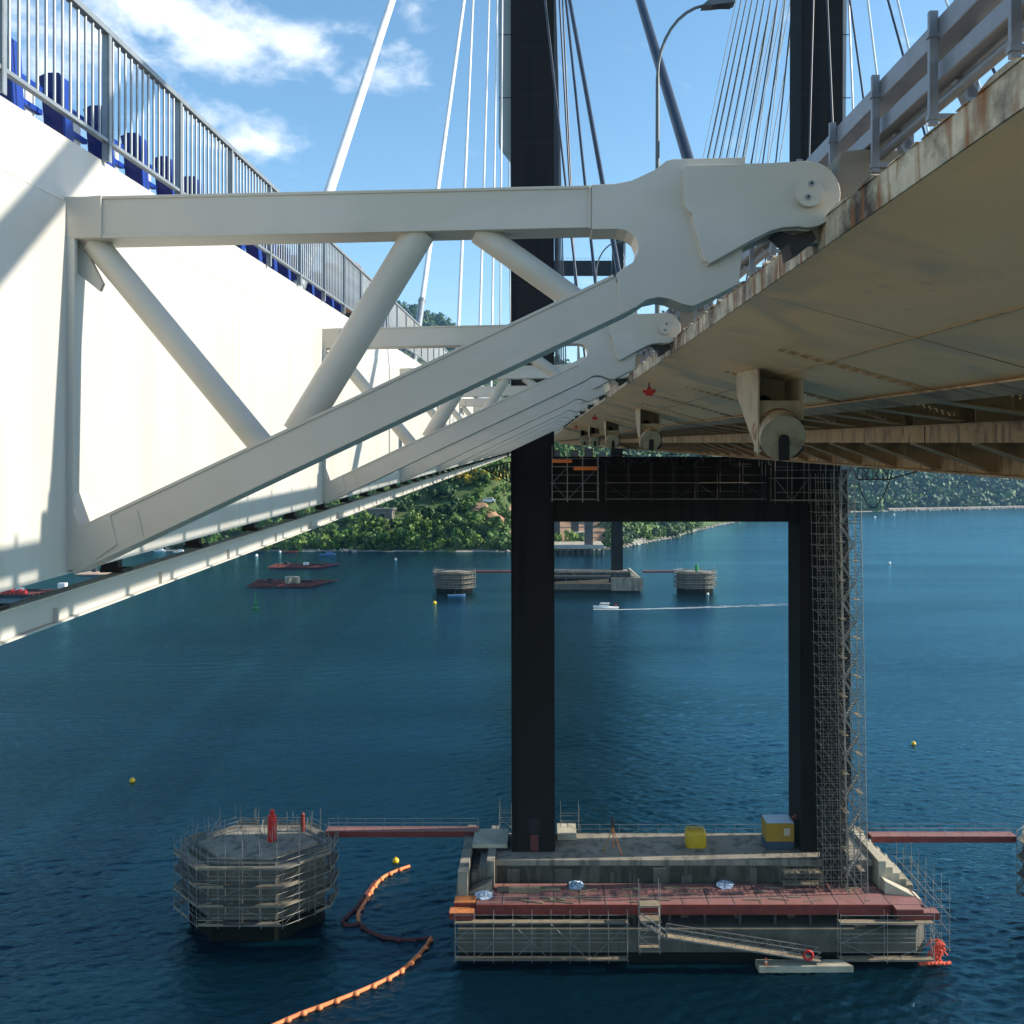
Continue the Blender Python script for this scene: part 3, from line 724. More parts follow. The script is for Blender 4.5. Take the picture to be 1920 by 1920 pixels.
# ------------------------------------------------------------------ trusses between new girder and old deck
YT = 8.35
def pt(px, py, dy=0.0): return on_y(px, py, YT) + Vector((0, dy, 0))
def truss():
    r_ = empty('outrigger_truss', B(XG, YT, 2.1), 'x', 'truss', 'white trusses tying the new girder to the old deck')
    def beam(name, a, b, h, d0=.02, th=.34):
        mb = MB(); a = pt(*a); b = pt(*b); u = (b - a).normalized(); n = Vector((-u.z, 0, u.x))
        if n.z < 0: n = -n
        q = [a + n * h / 2, b + n * h / 2, b - n * h / 2, a - n * h / 2]
        mb.prism([p + Vector((0, d0, 0)) for p in q], (0, th, 0))
        for sg in (1, -1):
            f = [a + n * sg * (h / 2 - .025), b + n * sg * (h / 2 - .025), b + n * sg * (h / 2 + .004), a + n * sg * (h / 2 + .004)]
            mb.prism([p + Vector((0, d0 - .014, 0)) for p in f], (0, th + .028, 0))
        return mb.build(name, 'frame_paint', r_, .004)
    beam('top_chord', (122, 408), (1175, 385), .385)
    beam('bottom_chord', (120, 1042), (1166, 548), .365)
    # flared foot of the bottom chord
    mb = MB(); q = [pt(118, 905), pt(140, 965), pt(150, 992), pt(205, 965), pt(218, 1022), pt(160, 1062), pt(118, 1072)]
    mb.prism([p + Vector((0, .005, 0)) for p in q], (0, .37, 0)); mb.build('foot_plate', 'frame_paint', r_, .004)
    mb = MB(); q = [pt(118, 372), pt(190, 366), pt(190, 446), pt(118, 446)]; mb.prism([p + Vector((0, -.005, 0)) for p in q], (0, .38, 0)); mb.build('end_plate', 'frame_paint', r_, .006)
    mb = MB(); mb.prism([pt(121, 440), pt(140, 440), pt(136, 1000), pt(118, 1000)], (0, .05, 0)); mb.build('wall_stiffener', 'white_paint', r_)
    for (a, b, r) in (((160, 448), (482, 838), .120), ((548, 810), (782, 425), .148), ((895, 425), (1085, 560), .118)):
        mb = MB(); mb.tube(pt(*a) + Vector((0, .19, 0)), pt(*b) + Vector((0, .19, 0)), r, 36); mb.build('tube_brace', 'frame_paint', r_)
    mb = MB(); mb.prism([p + Vector((0, .15, 0)) for p in (pt(122, 446), pt(150, 470), pt(178, 525), pt(172, 540), pt(122, 500))], (0, .05, 0)); mb.build('corner_plate', 'frame_paint', r_, .004)
    g = [(1110, 346), (1155, 344), (1185, 338), (1205, 329), (1228, 318), (1250, 301), (1262, 298), (1386, 295), (1392, 300), (1392, 470), (1386, 532), (1335, 558), (1300, 574), (1280, 570), (1255, 560), (1235, 557), (1212, 562), (1192, 576), (1162, 590), (1157, 512), (1168, 503), (1186, 492), (1196, 474), (1197, 460), (1190, 443), (1176, 433), (1158, 429), (1110, 430)]
    mb = MB(); mb.prism([pt(*p, 0) for p in g], (0, .38, 0)); mb.build('gusset', 'frame_paint', r_, .006)
    mb = MB(); mb.prism([pt(1383, 297, -.02), pt(1397, 295, -.02), pt(1397, 330, -.02), pt(1383, 330, -.02)], (0, .42, 0)); mb.build('end_rib', 'frame_paint', r_, .004)
    lob = [(1508 + 62 * math.cos(t), 370 - 62 * math.sin(t)) for t in np.linspace(R(95), R(-105), 18)]
    lk = [(1280, 319), (1286, 316), (1440, 312)] + lob + [(1462, 432), (1440, 438), (1400, 458), (1327, 499), (1317, 492), (1298, 432), (1296, 408), (1284, 397), (1280, 386)]
    mb = MB(); mb.prism([pt(*p, -.10) for p in lk], (0, .098, 0)); mb.build('fork_plate', 'frame_paint', r_, .008)
    mb = MB(); mb.prism([pt(*p, .382) for p in lk], (0, .09, 0)); mb.build('fork_plate', 'frame_paint', r_, .008)
    wb = MB(); 
    for i_ in range(len(lk) - 12, len(lk) - 1): wb.tube(pt(*lk[i_], -.006), pt(*lk[i_ + 1], -.006), .010, 6)
    wb.tube(pt(*lk[-1], -.006), pt(*lk[0], -.006), .010, 6); wb.tube(pt(*lk[0], -.006), pt(*lk[2], -.006), .010, 6); wb.build('weld_bead', 'frame_paint', r_)
    wb = MB(); wb.tube(pt(1106, 348, .004), pt(1106, 428, .004), .008, 6); wb.tube(pt(1118, 348, .004), pt(1118, 428, .004), .004, 6); wb.build('weld_bead', 'frame_paint', r_)
    wb = MB(); wb.tube(pt(255, 955, .018), pt(268, 1012, .018), .008, 6); wb.build('weld_bead', 'frame_paint', r_)
    c = pt(1508, 371); pn = MB(); pn.tube(c + Vector((0, -.17, 0)), c + Vector((0, .52, 0)), .128, 36); pin = pn.build('pin', 'frame_paint', r_, .005)
    for bp_ in ((1511, 355), (1505, 380)):
        b_ = pt(*bp_); k = MB(); k.tube(b_ + Vector((0, -.185, 0)), b_ + Vector((0, -.165, 0)), .026, 16); k.build('bolt', 'galvanised', pin)
        k = MB(); k.tube(b_ + Vector((0, -.19, 0)), b_ + Vector((0, -.184, 0)), .011, 10); k.build('bolt_hole', 'rubber', pin)
    mb = MB(); mb.prism([pt(1438, 330, .14), pt(1460, 307, .14), pt(1592, 309, .14), pt(1597, 340, .14), pt(1600, 440, .14), pt(1500, 455, .14), pt(1450, 420, .14)], (0, .12, 0)); mb.build('lug', 'frame_paint', r_, .006)
    mb = MB(); q = [pt(1458, 430, .05), pt(1490, 438, .05), pt(1525, 430, .05), pt(1535, 445, .05), pt(1515, 462, .05), pt(1488, 478, .05), pt(1482, 452, .05)]; mb.prism(q, (0, .3, 0)); mb.build('bearing', 'dark_steel', r_)
    return r_
tp = truss()
YK = [8.35 + 9.65 * k for k in range(11)]
for i, y in enumerate(YK):
    o = tp
    if i:
        o = tp.copy(); COL.objects.link(o)
        for ch in list(tp.children):
            if i > 5 and ch.name.split('.')[0] in ('end_rib', 'corner_plate', 'wall_stiffener'): continue
            c = ch.copy(); COL.objects.link(c); c.parent = o
            for g in ch.children:
                if i < 4: d = g.copy(); COL.objects.link(d); d.parent = c
    o.location = B(XG, y, 2.1)
    o['label'] = ('white steel truss nearest the camera, crossing the whole gap between the two decks', 'second white truss behind the nearest one, smaller', 'third white truss back between the decks', 'fourth white truss back, only its lower chord and tubes in sight', 'fifth white truss back between the decks')[i] if i < 5 else '%s white truss back, one of the thin overlapping lower chords' % ORD[i]
# broken concrete bracket blocks on the slab beside each truss pin
cbk = None
for i, y in enumerate(YK):
    if cbk is None:
        rr = random.Random(3); mb = MB()
        top = [(2.76, 2.72), (3.0, 2.76), (3.2, 2.74), (3.5, 2.78), (3.8, 2.76), (3.95, 2.5)]
        mb.prism([B(x, y + .0, z - .03 * rr.random()) for x, z in top] + [B(3.95, y, 2.17), B(2.66, y, 2.17), B(2.70, y, 2.45)], (0, .45, 0))
        cbk = solo('concrete_bracket', mb, 'grey_concrete', 'chipped grey concrete block on the deck edge beside the nearest truss pin', 'concrete block', B(2.9, y, 2.17), 'concrete blocks beside the truss pins', .02)
    else:
        c = cbk.copy(); COL.objects.link(c); c.location = B(2.9, y, 2.17)
        c['label'] = 'chipped grey concrete block beside the second truss pin' if i == 1 else 'small concrete block on the deck edge beside the %s truss pin' % ORD[i]

# ------------------------------------------------------------------ towers
def tower(dy, idx):
    r_ = empty('bridge_tower', (17, 114 + dy, 6.6), ('dark H shaped bridge tower nearest the camera, rising from the near pier', 'second bridge tower far away over the water')[idx], 'bridge tower', 'bridge towers')
    Ya, Yb = 112.3 + dy, 117.9 + dy
    ztop = 176
    def leg(bx0, bx1, mx0, mx1, tx0, tx1):
        a = MB()
        lv = [(8.6, bx0, bx1), (55, mx0, mx1), (ztop, tx0, tx1)]
        v = []
        for z, x0, x1 in lv: v += [(x0, Ya, z), (x1, Ya, z), (x1, Yb, z), (x0, Yb, z)]
        fs = [(3, 2, 1, 0), (8, 9, 10, 11)]
        for l in range(2):
            for i in range(4): fs.append((l * 4 + i, l * 4 + (i + 1) % 4, l * 4 + 4 + (i + 1) % 4, l * 4 + 4 + i))
        a.add(v, fs); return a.build('leg', 'tower_brown', r_, .05)
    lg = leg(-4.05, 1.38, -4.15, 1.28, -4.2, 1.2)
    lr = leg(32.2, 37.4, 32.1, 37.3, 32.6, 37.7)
    for (l_, xa, xb) in ((lg, -4.25, 1.0), (lr, 31.9, 37.2)):
        a = MB()
        for z in range(62, 172, 6): a.box((xa + .4, Ya - .004, z), (xb + .2, Ya + .02, z + .035))
        a.build('joint_lines', 'dark_steel', l_)['kind'] = 'stuff'
    a = MB(); a.prism([(1.25, Ya + .4, 50.4), (32.35, Ya + .4, 50.4), (32.35, Ya + .4, 58.6), (1.25, Ya + .4, 58.6)], (0, 4.4, 0)); a.build('lower_cross_beam', 'tower_brown', r_)
    a = MB(); a.prism([(1.0, Ya + .6, 149.5), (32.1, Ya + .6, 149.5), (32.1, Ya + .6, 156), (1.0, Ya + .6, 156)], (0, 4, 0)); a.build('upper_cross_beam', 'tower_brown', r_)
    arch = [(1.0, 168.5), (4, 170.6), (8, 171.8), (16.5, 172.5), (25, 171.8), (29, 170.6), (32.1, 168.5), (32.1, 176), (1.0, 176)]
    a = MB(); a.prism([(x, Ya + .6, z) for x, z in arch], (0, 4, 0)); a.build('top_cross_beam', 'tower_grey', r_)
    for k in range(14):
        a = MB() if k == 0 else a
        x = 2 + k * 2.2; a.tube((x, Ya + .8, 156), (x, Ya + .8, 157.2), .05, 5)
    a.tube((2, Ya + .8, 157.2), (31, Ya + .8, 157.2), .05, 5); a.build('maintenance_rail', 'dark_steel', r_)
    for (x0, x1, x2) in ((-5.75, -4.15, -1), (37.35, 38.9, 1)):
        a = MB(); a.prism([(x0, Ya + 1.2, 98.5), (x1, Ya + 1.2, 96.5), (x1, Ya + 1.2, 176), (x0, Ya + 1.2, 176)] if x2 < 0 else [(x1 - .7, Ya + 1.2, 98.5), (x0, Ya + 1.2, 96.5), (x0, Ya + 1.2, 176), (x1, Ya + 1.2, 176)], (0, 2.6, 0)); h = a.build('anchor_housing', 'tower_grey', r_)
        for z in (104, 112, 120, 132): b = MB(); xx = x0 - .02 if x2 < 0 else x1; b.box((x0 + .05, Ya + 1.18, z), (x1 - .05, Ya + 1.195, z + .12)); b.build('joint', 'dark_steel', h)
    a = MB(); a.box((-1.9, Ya - .03, 11.4), (-.5, Ya - .002, 13.2)); a.build('door', 'black_net', r_)
    if not idx:
        a = MB(); a.box((-1.7, Ya - .04, 9.2), (-.7, Ya - .031, 11.2)); a.build('rusty_panel', 'boom_dark', r_)
    return r_
tower(0, 0); DY = 312.0; tower(DY, 1)

# ------------------------------------------------------------------ stay cables
def cable(p, q, rad, m, label, group, socket=None, sockm='cable_dark'):
    p = Vector(p); q = Vector(q)
    r_ = empty('stay_cable', p, label, 'stay cable', group)
    a = MB(); a.tube(p, q, rad, 16 if rad > .08 else 8, cap=False); a.build('sheath', m, r_)
    if socket:
        d = (q - p).normalized(); a = MB(); a.tube(p, p + d * socket, rad * 1.28, 20); a.tube(p + d * (socket - .02), p + d * (socket + .12), rad * 1.42, 20); a.build('socket', sockm, r_)
    return r_
def top_x(px_a, py_a, px0, Yt, zt):
    """X of the tower anchorage so the stay crosses the photo's top edge at px0"""
    pyt = px_of(0, Yt, zt)[1]
    px = px_a + (px0 - px_a) * (py_a - pyt) / py_a
    return on_y(px, pyt, Yt).x
TY = 113.0
newn = [(17.4, 735, 161, .118), (33.0, 870, 156, .105), (48.8, 887, 151, .10), (65, 917, 146, .10), (81, 932, 141, .10), (97, 942, 136, .10)]
for i, (y, px0, zt, rad) in enumerate(newn):
    a = B(-4.82, y, 2.9); pa = px_of(*a); tx = top_x(pa[0], pa[1], px0, TY, zt)
    lab = ('thickest white stay cable, leftmost, rising to the top edge', 'second white stay cable from the left with a grey socket low down', 'third white stay cable from the left', 'fourth white stay cable from the left', 'fifth thin white cable from the left, close to the dark tower leg', 'thin white cable touching the left side of the dark tower leg')[i]
    sk = (3.05, 3.55, 2.4, 2, 2, 2)[i]
    cable(a, (tx, TY, zt), rad, 'cable_white', lab, 'new white stays left of the near tower', sk, 'galvanised')
oldn = [(17.2, 1200, 158, .165), (37.9, 1068, 154, .14), (58.6, 1061, 150, .12), (79.3, 1022, 146, .12), (100, 1049, 142, .11), (104, 1055, 138, .10)]
for i, (y, px0, zt, rad) in enumerate(oldn):
    a = B(4.46, y + .7, .45); pa = px_of(*a); tx = top_x(pa[0], pa[1], px0, TY, zt)
    tx = min(max(tx, -3.6), 4)
    lab = ('thick dark blue stay cable rising behind the nearest truss gusset', 'second dark stay cable, right of the tower leg', 'third dark stay cable beside the tower leg', 'thin dark stay crossing the face of the near tower leg', 'fifth dark stay close to the right side of the near leg', 'sixth dark stay close to the right side of the near leg')[i]
    cable(a, (tx, TY, zt), rad, 'cable_dark', lab, 'old dark stays of the near left leg', (6.2, 3.8, 3, 3, 3, 3)[i])
cable(B(4.46, 3.2, 2.2), (-2.5, TY, 160), .20, 'cable_dark', 'added unseen dark stay above the camera, placed only to throw its shadow on the girder', 'old dark stays of the near left leg')  # made-up stay out of view, off the spacing, shapes the girder's shadow band
for k in range(9):                      # main span side, left leg
    y = 132 + 16 * k; zt = 138 + 2.6 * k
    cable(B(3.5, y, 2.0), (.9, 115, zt), .09, 'cable_dark', 'thin dark stay just right of the near tower leg, %s counting away from the camera' % ORD[k], 'old stays beyond the near left leg')
    cable(B(-4.82, y, 2.9), (-4.9, 115, zt), .09, 'cable_white', 'thin white stay beyond the near tower leg and just left of it, %s by distance' % ORD[k], 'new stays beyond the near left leg')
for k in range(9):                      # right leg, far span
    y = 134 + 16 * k; zt = 138 + 2.6 * k
    cable(B(30.4, y, 2.0), (34.2, 115, zt), .11, 'cable_dark', 'dark stay in the fan between the two tower legs, %s from the right' % ORD[k], 'old stays fanning from the near right leg')
    cable(B(30.0, y + 5, 2.0), (33.2, 115, zt - 1), .075, 'cable_white', 'pale thin stay between the two tower legs, %s from the right' % ORD[k], 'pale stays fanning from the near right leg')
    cable(B(39.0, y, 2.9), (38.2, 115, zt), .09, 'cable_white', 'white stay beyond the near right tower leg, %s by distance' % ORD[k], 'new stays beyond the near right leg')
for k in range(6):                      # right leg, near span
    y = 28.7 + 15.4 * k; zt = 154 - 3 * k
    cable(B(30.4, y, 2.0), (34.6, TY, zt), .11, 'cable_dark', 'dark stay right of the near right leg, %s from the right' % ORD[k], 'old stays of the near right leg')
    cable(B(39.0, y + 3, 2.9), (37.4, TY, zt + 2), .12, 'cable_white', 'white stay right of the near right leg, %s from the right' % ORD[k], 'new stays of the near right leg')
for (xa, xt, ma, gg) in ((3.5, .9, 'cable_dark', 'far left leg'), (30.4, 33.8, 'cable_dark', 'far right leg'), (39.0, 37.6, 'cable_white', 'outer side of the far right leg')):
    for k in range(8):
        y = 404 - 16 * k; cable(B(xa, y, 2.2), (xt, 424, 138 + 3 * k), .10, ma, 'distant stay of the %s, %s from the tower' % (gg, ORD[k]), 'distant stays of the ' + gg)

# ------------------------------------------------------------------ street lamps on the old deck
def lamp(y, x, label):
    r_ = empty('street_lamp', B(x, y, 2.16), label, 'street lamp', 'street lamps on the old deck')
    a = MB(); a.tube(B(x, y, 2.16), B(x, y, 10.7), .085, 12, .055); a.build('pole', 'lamp_grey', r_)
    pts = [B(x + 1.55 * (1 - math.cos(t)) , y, 10.7 + 2.1 * math.sin(t)) for t in np.linspace(0, R(84), 9)]
    a = MB(); a.path(pts, .045, 8); a.build('arm', 'lamp_grey', r_)
    e = pts[-1]; a = MB(); a.prism([e + Vector((-.1, -.12, -.05)), e + Vector((.15, -.18, -.07)), e + Vector((.85, -.16, .02)), e + Vector((.85, -.16, .12)), e + Vector((.1, -.12, .12))], (0, .34, 0)); h = a.build('lamp_head', 'lamp_grey', r_)
    a = MB(); a.box(e + Vector((.2, -.1, -.065)), e + Vector((.75, .1, -.05))); a.build('lens', 'glass_dark', h)
lamp(26.2, 3.32, 'curved grey street lamp left of the tower fan of cables, nearest one')
lamp(57, 3.32, 'smaller street lamp seen through the gap under the nearest truss chord')
lamp(88, 3.32, 'street lamp on the old deck close to the near tower leg')

# ------------------------------------------------------------------ scaffolds
def ledger_rect(mb, x0, y0, x1, y1, z, r=.03):
    for a, b in (((x0, y0), (x1, y0)), ((x1, y0), (x1, y1)), ((x1, y1), (x0, y1)), ((x0, y1), (x0, y0))): mb.tube((*a, z), (*b, z), r, 5, cap=False)
def scaffold(x0, y0, x1, y1, z0, z1, bx, by, lift, label, group=None, m='scaffold', stairs=False, r=.032, boards=True, lean=0, xs=None, rail=True):
    r_ = empty('scaffold', (x0, y0, z0), label, 'scaffold', group)
    def sh(z): return lean * (1 - (z - z0) / (z1 - z0))
    if xs is None: n = max(1, round((x1 - x0) / bx)); xs = [x0 + (x1 - x0) * i / n for i in range(n + 1)]
    n = max(1, round((y1 - y0) / by)); ys = [y0 + (y1 - y0) * i / n for i in range(n + 1)]
    zt = z1 + (1.0 if rail else 0)
    for x in xs:
        for y in ys:
            a = MB(); a.tube((x + sh(z0), y, z0), (x + sh(zt), y, zt), r, 5); a.build('standard', m, r_)
    k = 0; z = z0 + .3
    while z <= z1 + .01:
        a = MB(); s_ = sh(z)
        for y in ys: a.tube((xs[0] + s_ - .2, y, z), (xs[-1] + s_ + .2, y, z), r, 5, cap=False)
        for x in xs: a.tube((x + s_, ys[0] - .15, z), (x + s_, ys[-1] + .15, z), r, 5, cap=False)
        for y in (ys[0],): 
            a.tube((xs[0] + s_, y, z + 1.0), (xs[-1] + s_, y, z + 1.0), r * .9, 5, cap=False)
        if z + lift <= z1 + .01:
            for i in range(0, len(xs) - 1, 1):
                if (i + k) % 3 == 2: continue
                xa, xb = (xs[i], xs[i + 1]) if (i + k) % 2 else (xs[i + 1], xs[i])
                a.tube((xa + sh(z), ys[0] - .03, z), (xb + sh(z + lift), ys[0] - .03, z + lift), r * .85, 5, cap=False)
            a.tube((xs[-1] + sh(z), ys[0], z), (xs[-1] + sh(z + lift), ys[-1], z + lift), r * .85, 5, cap=False)
        a.build('lift', m, r_)
        if boards and (k % 2 == 0 or z + lift > z1):
            a = MB(); a.box((xs[0] + s_, ys[0] + .1, z + .035), (xs[-1] + s_, ys[-1] - .05, z + .085)); a.build('platform', 'board', r_)
        z += lift; k += 1
    return r_
# stair tower and mast beside the near right leg
ZB = 6.3
sc1 = scaffold(32.6, 107.6, 35.4, 109.6, ZB, 55.5, .95, 2.0, 1.33, 'tall grey scaffold tower in front of the right leg, climbing from red deck to bridge', None, 'scaffold_rusty', lean=1.0, boards=False)
# the climbing mast
ms = empty('hoist_mast', (35.3, 108.4, ZB), 'slim dark double mast in the middle of the tall scaffold', 'mast')
for dx in (-.35, .35):
    a = MB(); a.tube((35.3 + dx + 1.0, 108.2, ZB), (35.3 + dx, 108.2, 56), .07, 6); a.build('rail', 'scaffold_rusty', ms)
a = MB()
for k in range(48):
    z = ZB + .6 + k * 1.03; s_ = 1.0 * (1 - (z - ZB) / 49.7); a.tube((34.95 + s_, 108.2, z), (35.65 + s_, 108.2, z + (.9 if k % 2 else 0)), .03, 5)
a.build('lattice', 'scaffold_rusty', ms)
# dark netting round the lift shaft
a = MB()
for (z0, z1, x0, x1) in ((6.36, 17.5, 33.2, 36.4), (17.52, 30, 34.9, 36.9), (30.02, 57, 35.0, 37.1)):
    sh0 = 1.0 * (1 - (z0 - 6.3) / 50); sh1 = 1.0 * (1 - (z1 - 6.3) / 50)
    a.add([(x0 + sh0, 109.75, z0), (x1 + sh0, 109.75, z0), (x1 + sh0, 110.9, z0), (x0 + sh0, 110.9, z0), (x0 + sh1, 109.75, z1), (x1 + sh1, 109.75, z1), (x1 + sh1, 110.9, z1), (x0 + sh1, 110.9, z1)],
          [(3, 2, 1, 0), (4, 5, 6, 7), (0, 1, 5, 4), (1, 2, 6, 5), (2, 3, 7, 6), (3, 0, 4, 7)])
solo('lift_shaft', a, 'black_net', 'black netted shaft inside the tall scaffold beside the right leg', 'shaft', (39.5, 110, 6.3))
st = empty('stair_tower', (36, 107.4, ZB), 'open stair tower of scaffold tubes on the right side of the tall scaffold', 'stair tower')
Z1 = 57.5; npl = 22; dz = (Z1 - ZB) / npl
XS0, XS1, YS0, YS1 = 35.4, 37.75, 106.9, 109.4
def shl(z): return .9 * (1 - (z - ZB) / (Z1 - ZB))
for x in (XS0, XS0 + .8, XS0 + 1.6, XS1):
    for y in (YS0, YS1):
        a = MB(); a.tube((x + shl(ZB), y, ZB), (x, y, Z1), .045, 5); a.build('standard', 'scaffold', st)
for k in range(npl):
    z = ZB + k * dz; s_ = shl(z); a = MB()
    ledger_rect(a, XS0 + s_, YS0, XS1 + s_, YS1, z + .02, .03)
    for h in (.4, .8, 1.2, 1.7): a.tube((XS0 + s_, YS0, z + h), (XS1 + s_, YS0, z + h), .024, 5); a.tube((XS1 + s_, YS0, z + h), (XS1 + s_, YS1, z + h), .024, 5)
    a.tube((XS1 + s_, YS0, z), (XS1 - 1.4 + shl(z + dz), YS0, z + dz), .026, 5)
    a.tube((XS1 + s_, YS0, z + dz), (XS1 + s_, YS1, z), .026, 5)
    a.build('lift', 'scaffold_teal' if z > 46 else 'scaffold_rusty', st)
    a = MB(); xa, xb = (XS0 + .3, XS1 - .6) if k % 2 else (XS1 - .6, XS0 + .3)
    p, q = Vector((xa + s_, YS0 + (.5 if k % 2 else 1.6), z)), Vector((xb + shl(z + dz), YS0 + (.5 if k % 2 else 1.6), z + dz))
    for dy in (0, .65): a.bar(p + Vector((0, dy, 0)), q + Vector((0, dy, 0)), .04, .16)
    for j in range(8): c = p.lerp(q, (j + .5) / 8); a.box(c + Vector((-.14, 0, -.02)), c + Vector((.14, .65, .02)))
    for dy in (0, .65): a.tube(p + Vector((0, dy, 1)), q + Vector((0, dy, 1)), .022, 5)
    a.build('stair_flight', 'scaffold', st)
    a = MB(); xx = XS1 - .65 if k % 2 else XS0; a.box((xx + s_, YS0 + .6, z + .05), (xx + .6 + s_, YS1, z + .10)); a.build('landing', 'board', st)
# scaffolds under the deck, in front of the cross beam
scaffold(1.0, 109.0, 6.6, 110.8, 53.0, 58.9, 1.87, 1.8, 2.0, 'scaffold frame with orange boards hung before the cross beam beside the left leg', None, 'scaffold')
a = MB(); a.box((1.0, 108.9, 57.8), (3.4, 108.97, 58.2)); solo('safety_board', a, 'orange_steel', 'upper orange safety board on the hung scaffold', 'board', (1.0, 108.9, 57.8))
a = MB(); a.box((3.6, 108.9, 56.9), (6.5, 108.97, 57.3)); solo('safety_board', a, 'orange_steel', 'lower orange safety board on the hung scaffold', 'board', (3.6, 108.9, 56.9))
scaffold(7.6, 109.2, 27.0, 111.0, 53.0, 57.0, 2.8, 1.8, 2.0, 'long dark scaffold along the face of the lower cross beam', None, 'dark_steel')
scaffold(28.0, 108.6, 36.2, 110.6, 52.9, 58.4, 2.0, 2.0, 2.7, 'scaffold before the cross beam end beside the right leg', None, 'scaffold_rusty')
a = MB(); rr = random.Random(77)
for k in range(150):
    x, z, y = rr.uniform(7.5, 30), rr.uniform(57.2, 60.2), rr.uniform(108.4, 111.8); l = rr.uniform(.8, 3.2); t = rr.choice([0, 0, 1.57, 1.57, .8, 2.3])
    a.tube((x, y, z), (x + l * math.cos(t), y, min(60.9, z + l * math.sin(t) * .7)), .04, 5)
o = solo('tube_clutter', a, 'dark_steel', 'dark clutter of scaffold tubes between deck underside and lower cross beam', 'tubes', (18, 110, 57.2)); o['kind'] = 'stuff'
# inspection gantry under the deck right of the tower
gn = empty('inspection_gantry', (42, 112, 55), 'dark trussed inspection gantry under the deck right of the stair tower', 'gantry')
a = MB(); g0 = on_y(1608, 899, 104); g1 = on_y(1665, 899, 104); g2_ = on_y(1720, 884, 104); gu = on_y(1608, 878, 104)
a.bar(g0, g1, .18, .18); a.bar(g1, g2_, .18, .18); a.build('chord', 'dark_steel', gn)
a = MB(); a.bar(gu, Vector((g2_.x, 104, gu.z)), .15, .15)
for k in range(7): xx = g0.x + (g1.x - g0.x) * k / 6; a.tube((xx, 104, g0.z), (xx + (.8 if k % 2 else -.5), 104, gu.z), .06, 5); a.tube((xx, 104, g0.z), (xx, 104, gu.z), .05, 5)
a.build('lattice', 'dark_steel', gn)
pa, pb = on_y(1609, 905, 104), on_y(1674, 882, 104); pts = []
for t in np.linspace(0, 1, 14): p = pa.lerp(pb, t); p.z -= 3.6 * 4 * t * (1 - t) * (1 if t < .55 else .9); pts.append(p)
a = MB(); a.path(pts, .06, 6); solo('hanging_hose', a, 'rubber', 'dark hose sagging in a loop below the deck right of the stair tower', 'hose', pa)
# lattice platform left of the near leg under the girder
gp = empty('work_platform', B(-4, 104, -1), 'dark lattice work platform under the girder left of the near tower leg', 'platform')
a = MB(); p0_ = on_y(905, 878, 106); p1_ = on_y(957, 866, 106); p2_ = on_y(957, 905, 106)
a.bar(p0_, p2_, .15, .15); a.bar(p0_, p1_, .15, .15); a.build('frame', 'dark_steel', gp)
a = MB()
for k in range(9):
    t = k / 8; u = p0_.lerp(p1_, t); l = p0_.lerp(p2_, t); a.tube(u, l, .07, 5); a.tube(u, p0_.lerp(p2_, min(1, t + .12)), .06, 5)
for k in range(6): l = p0_.lerp(p2_, k / 5); a.tube(l, l + Vector((0, 3, 0)), .06, 5)
a.build('lattice', 'dark_steel', gp)

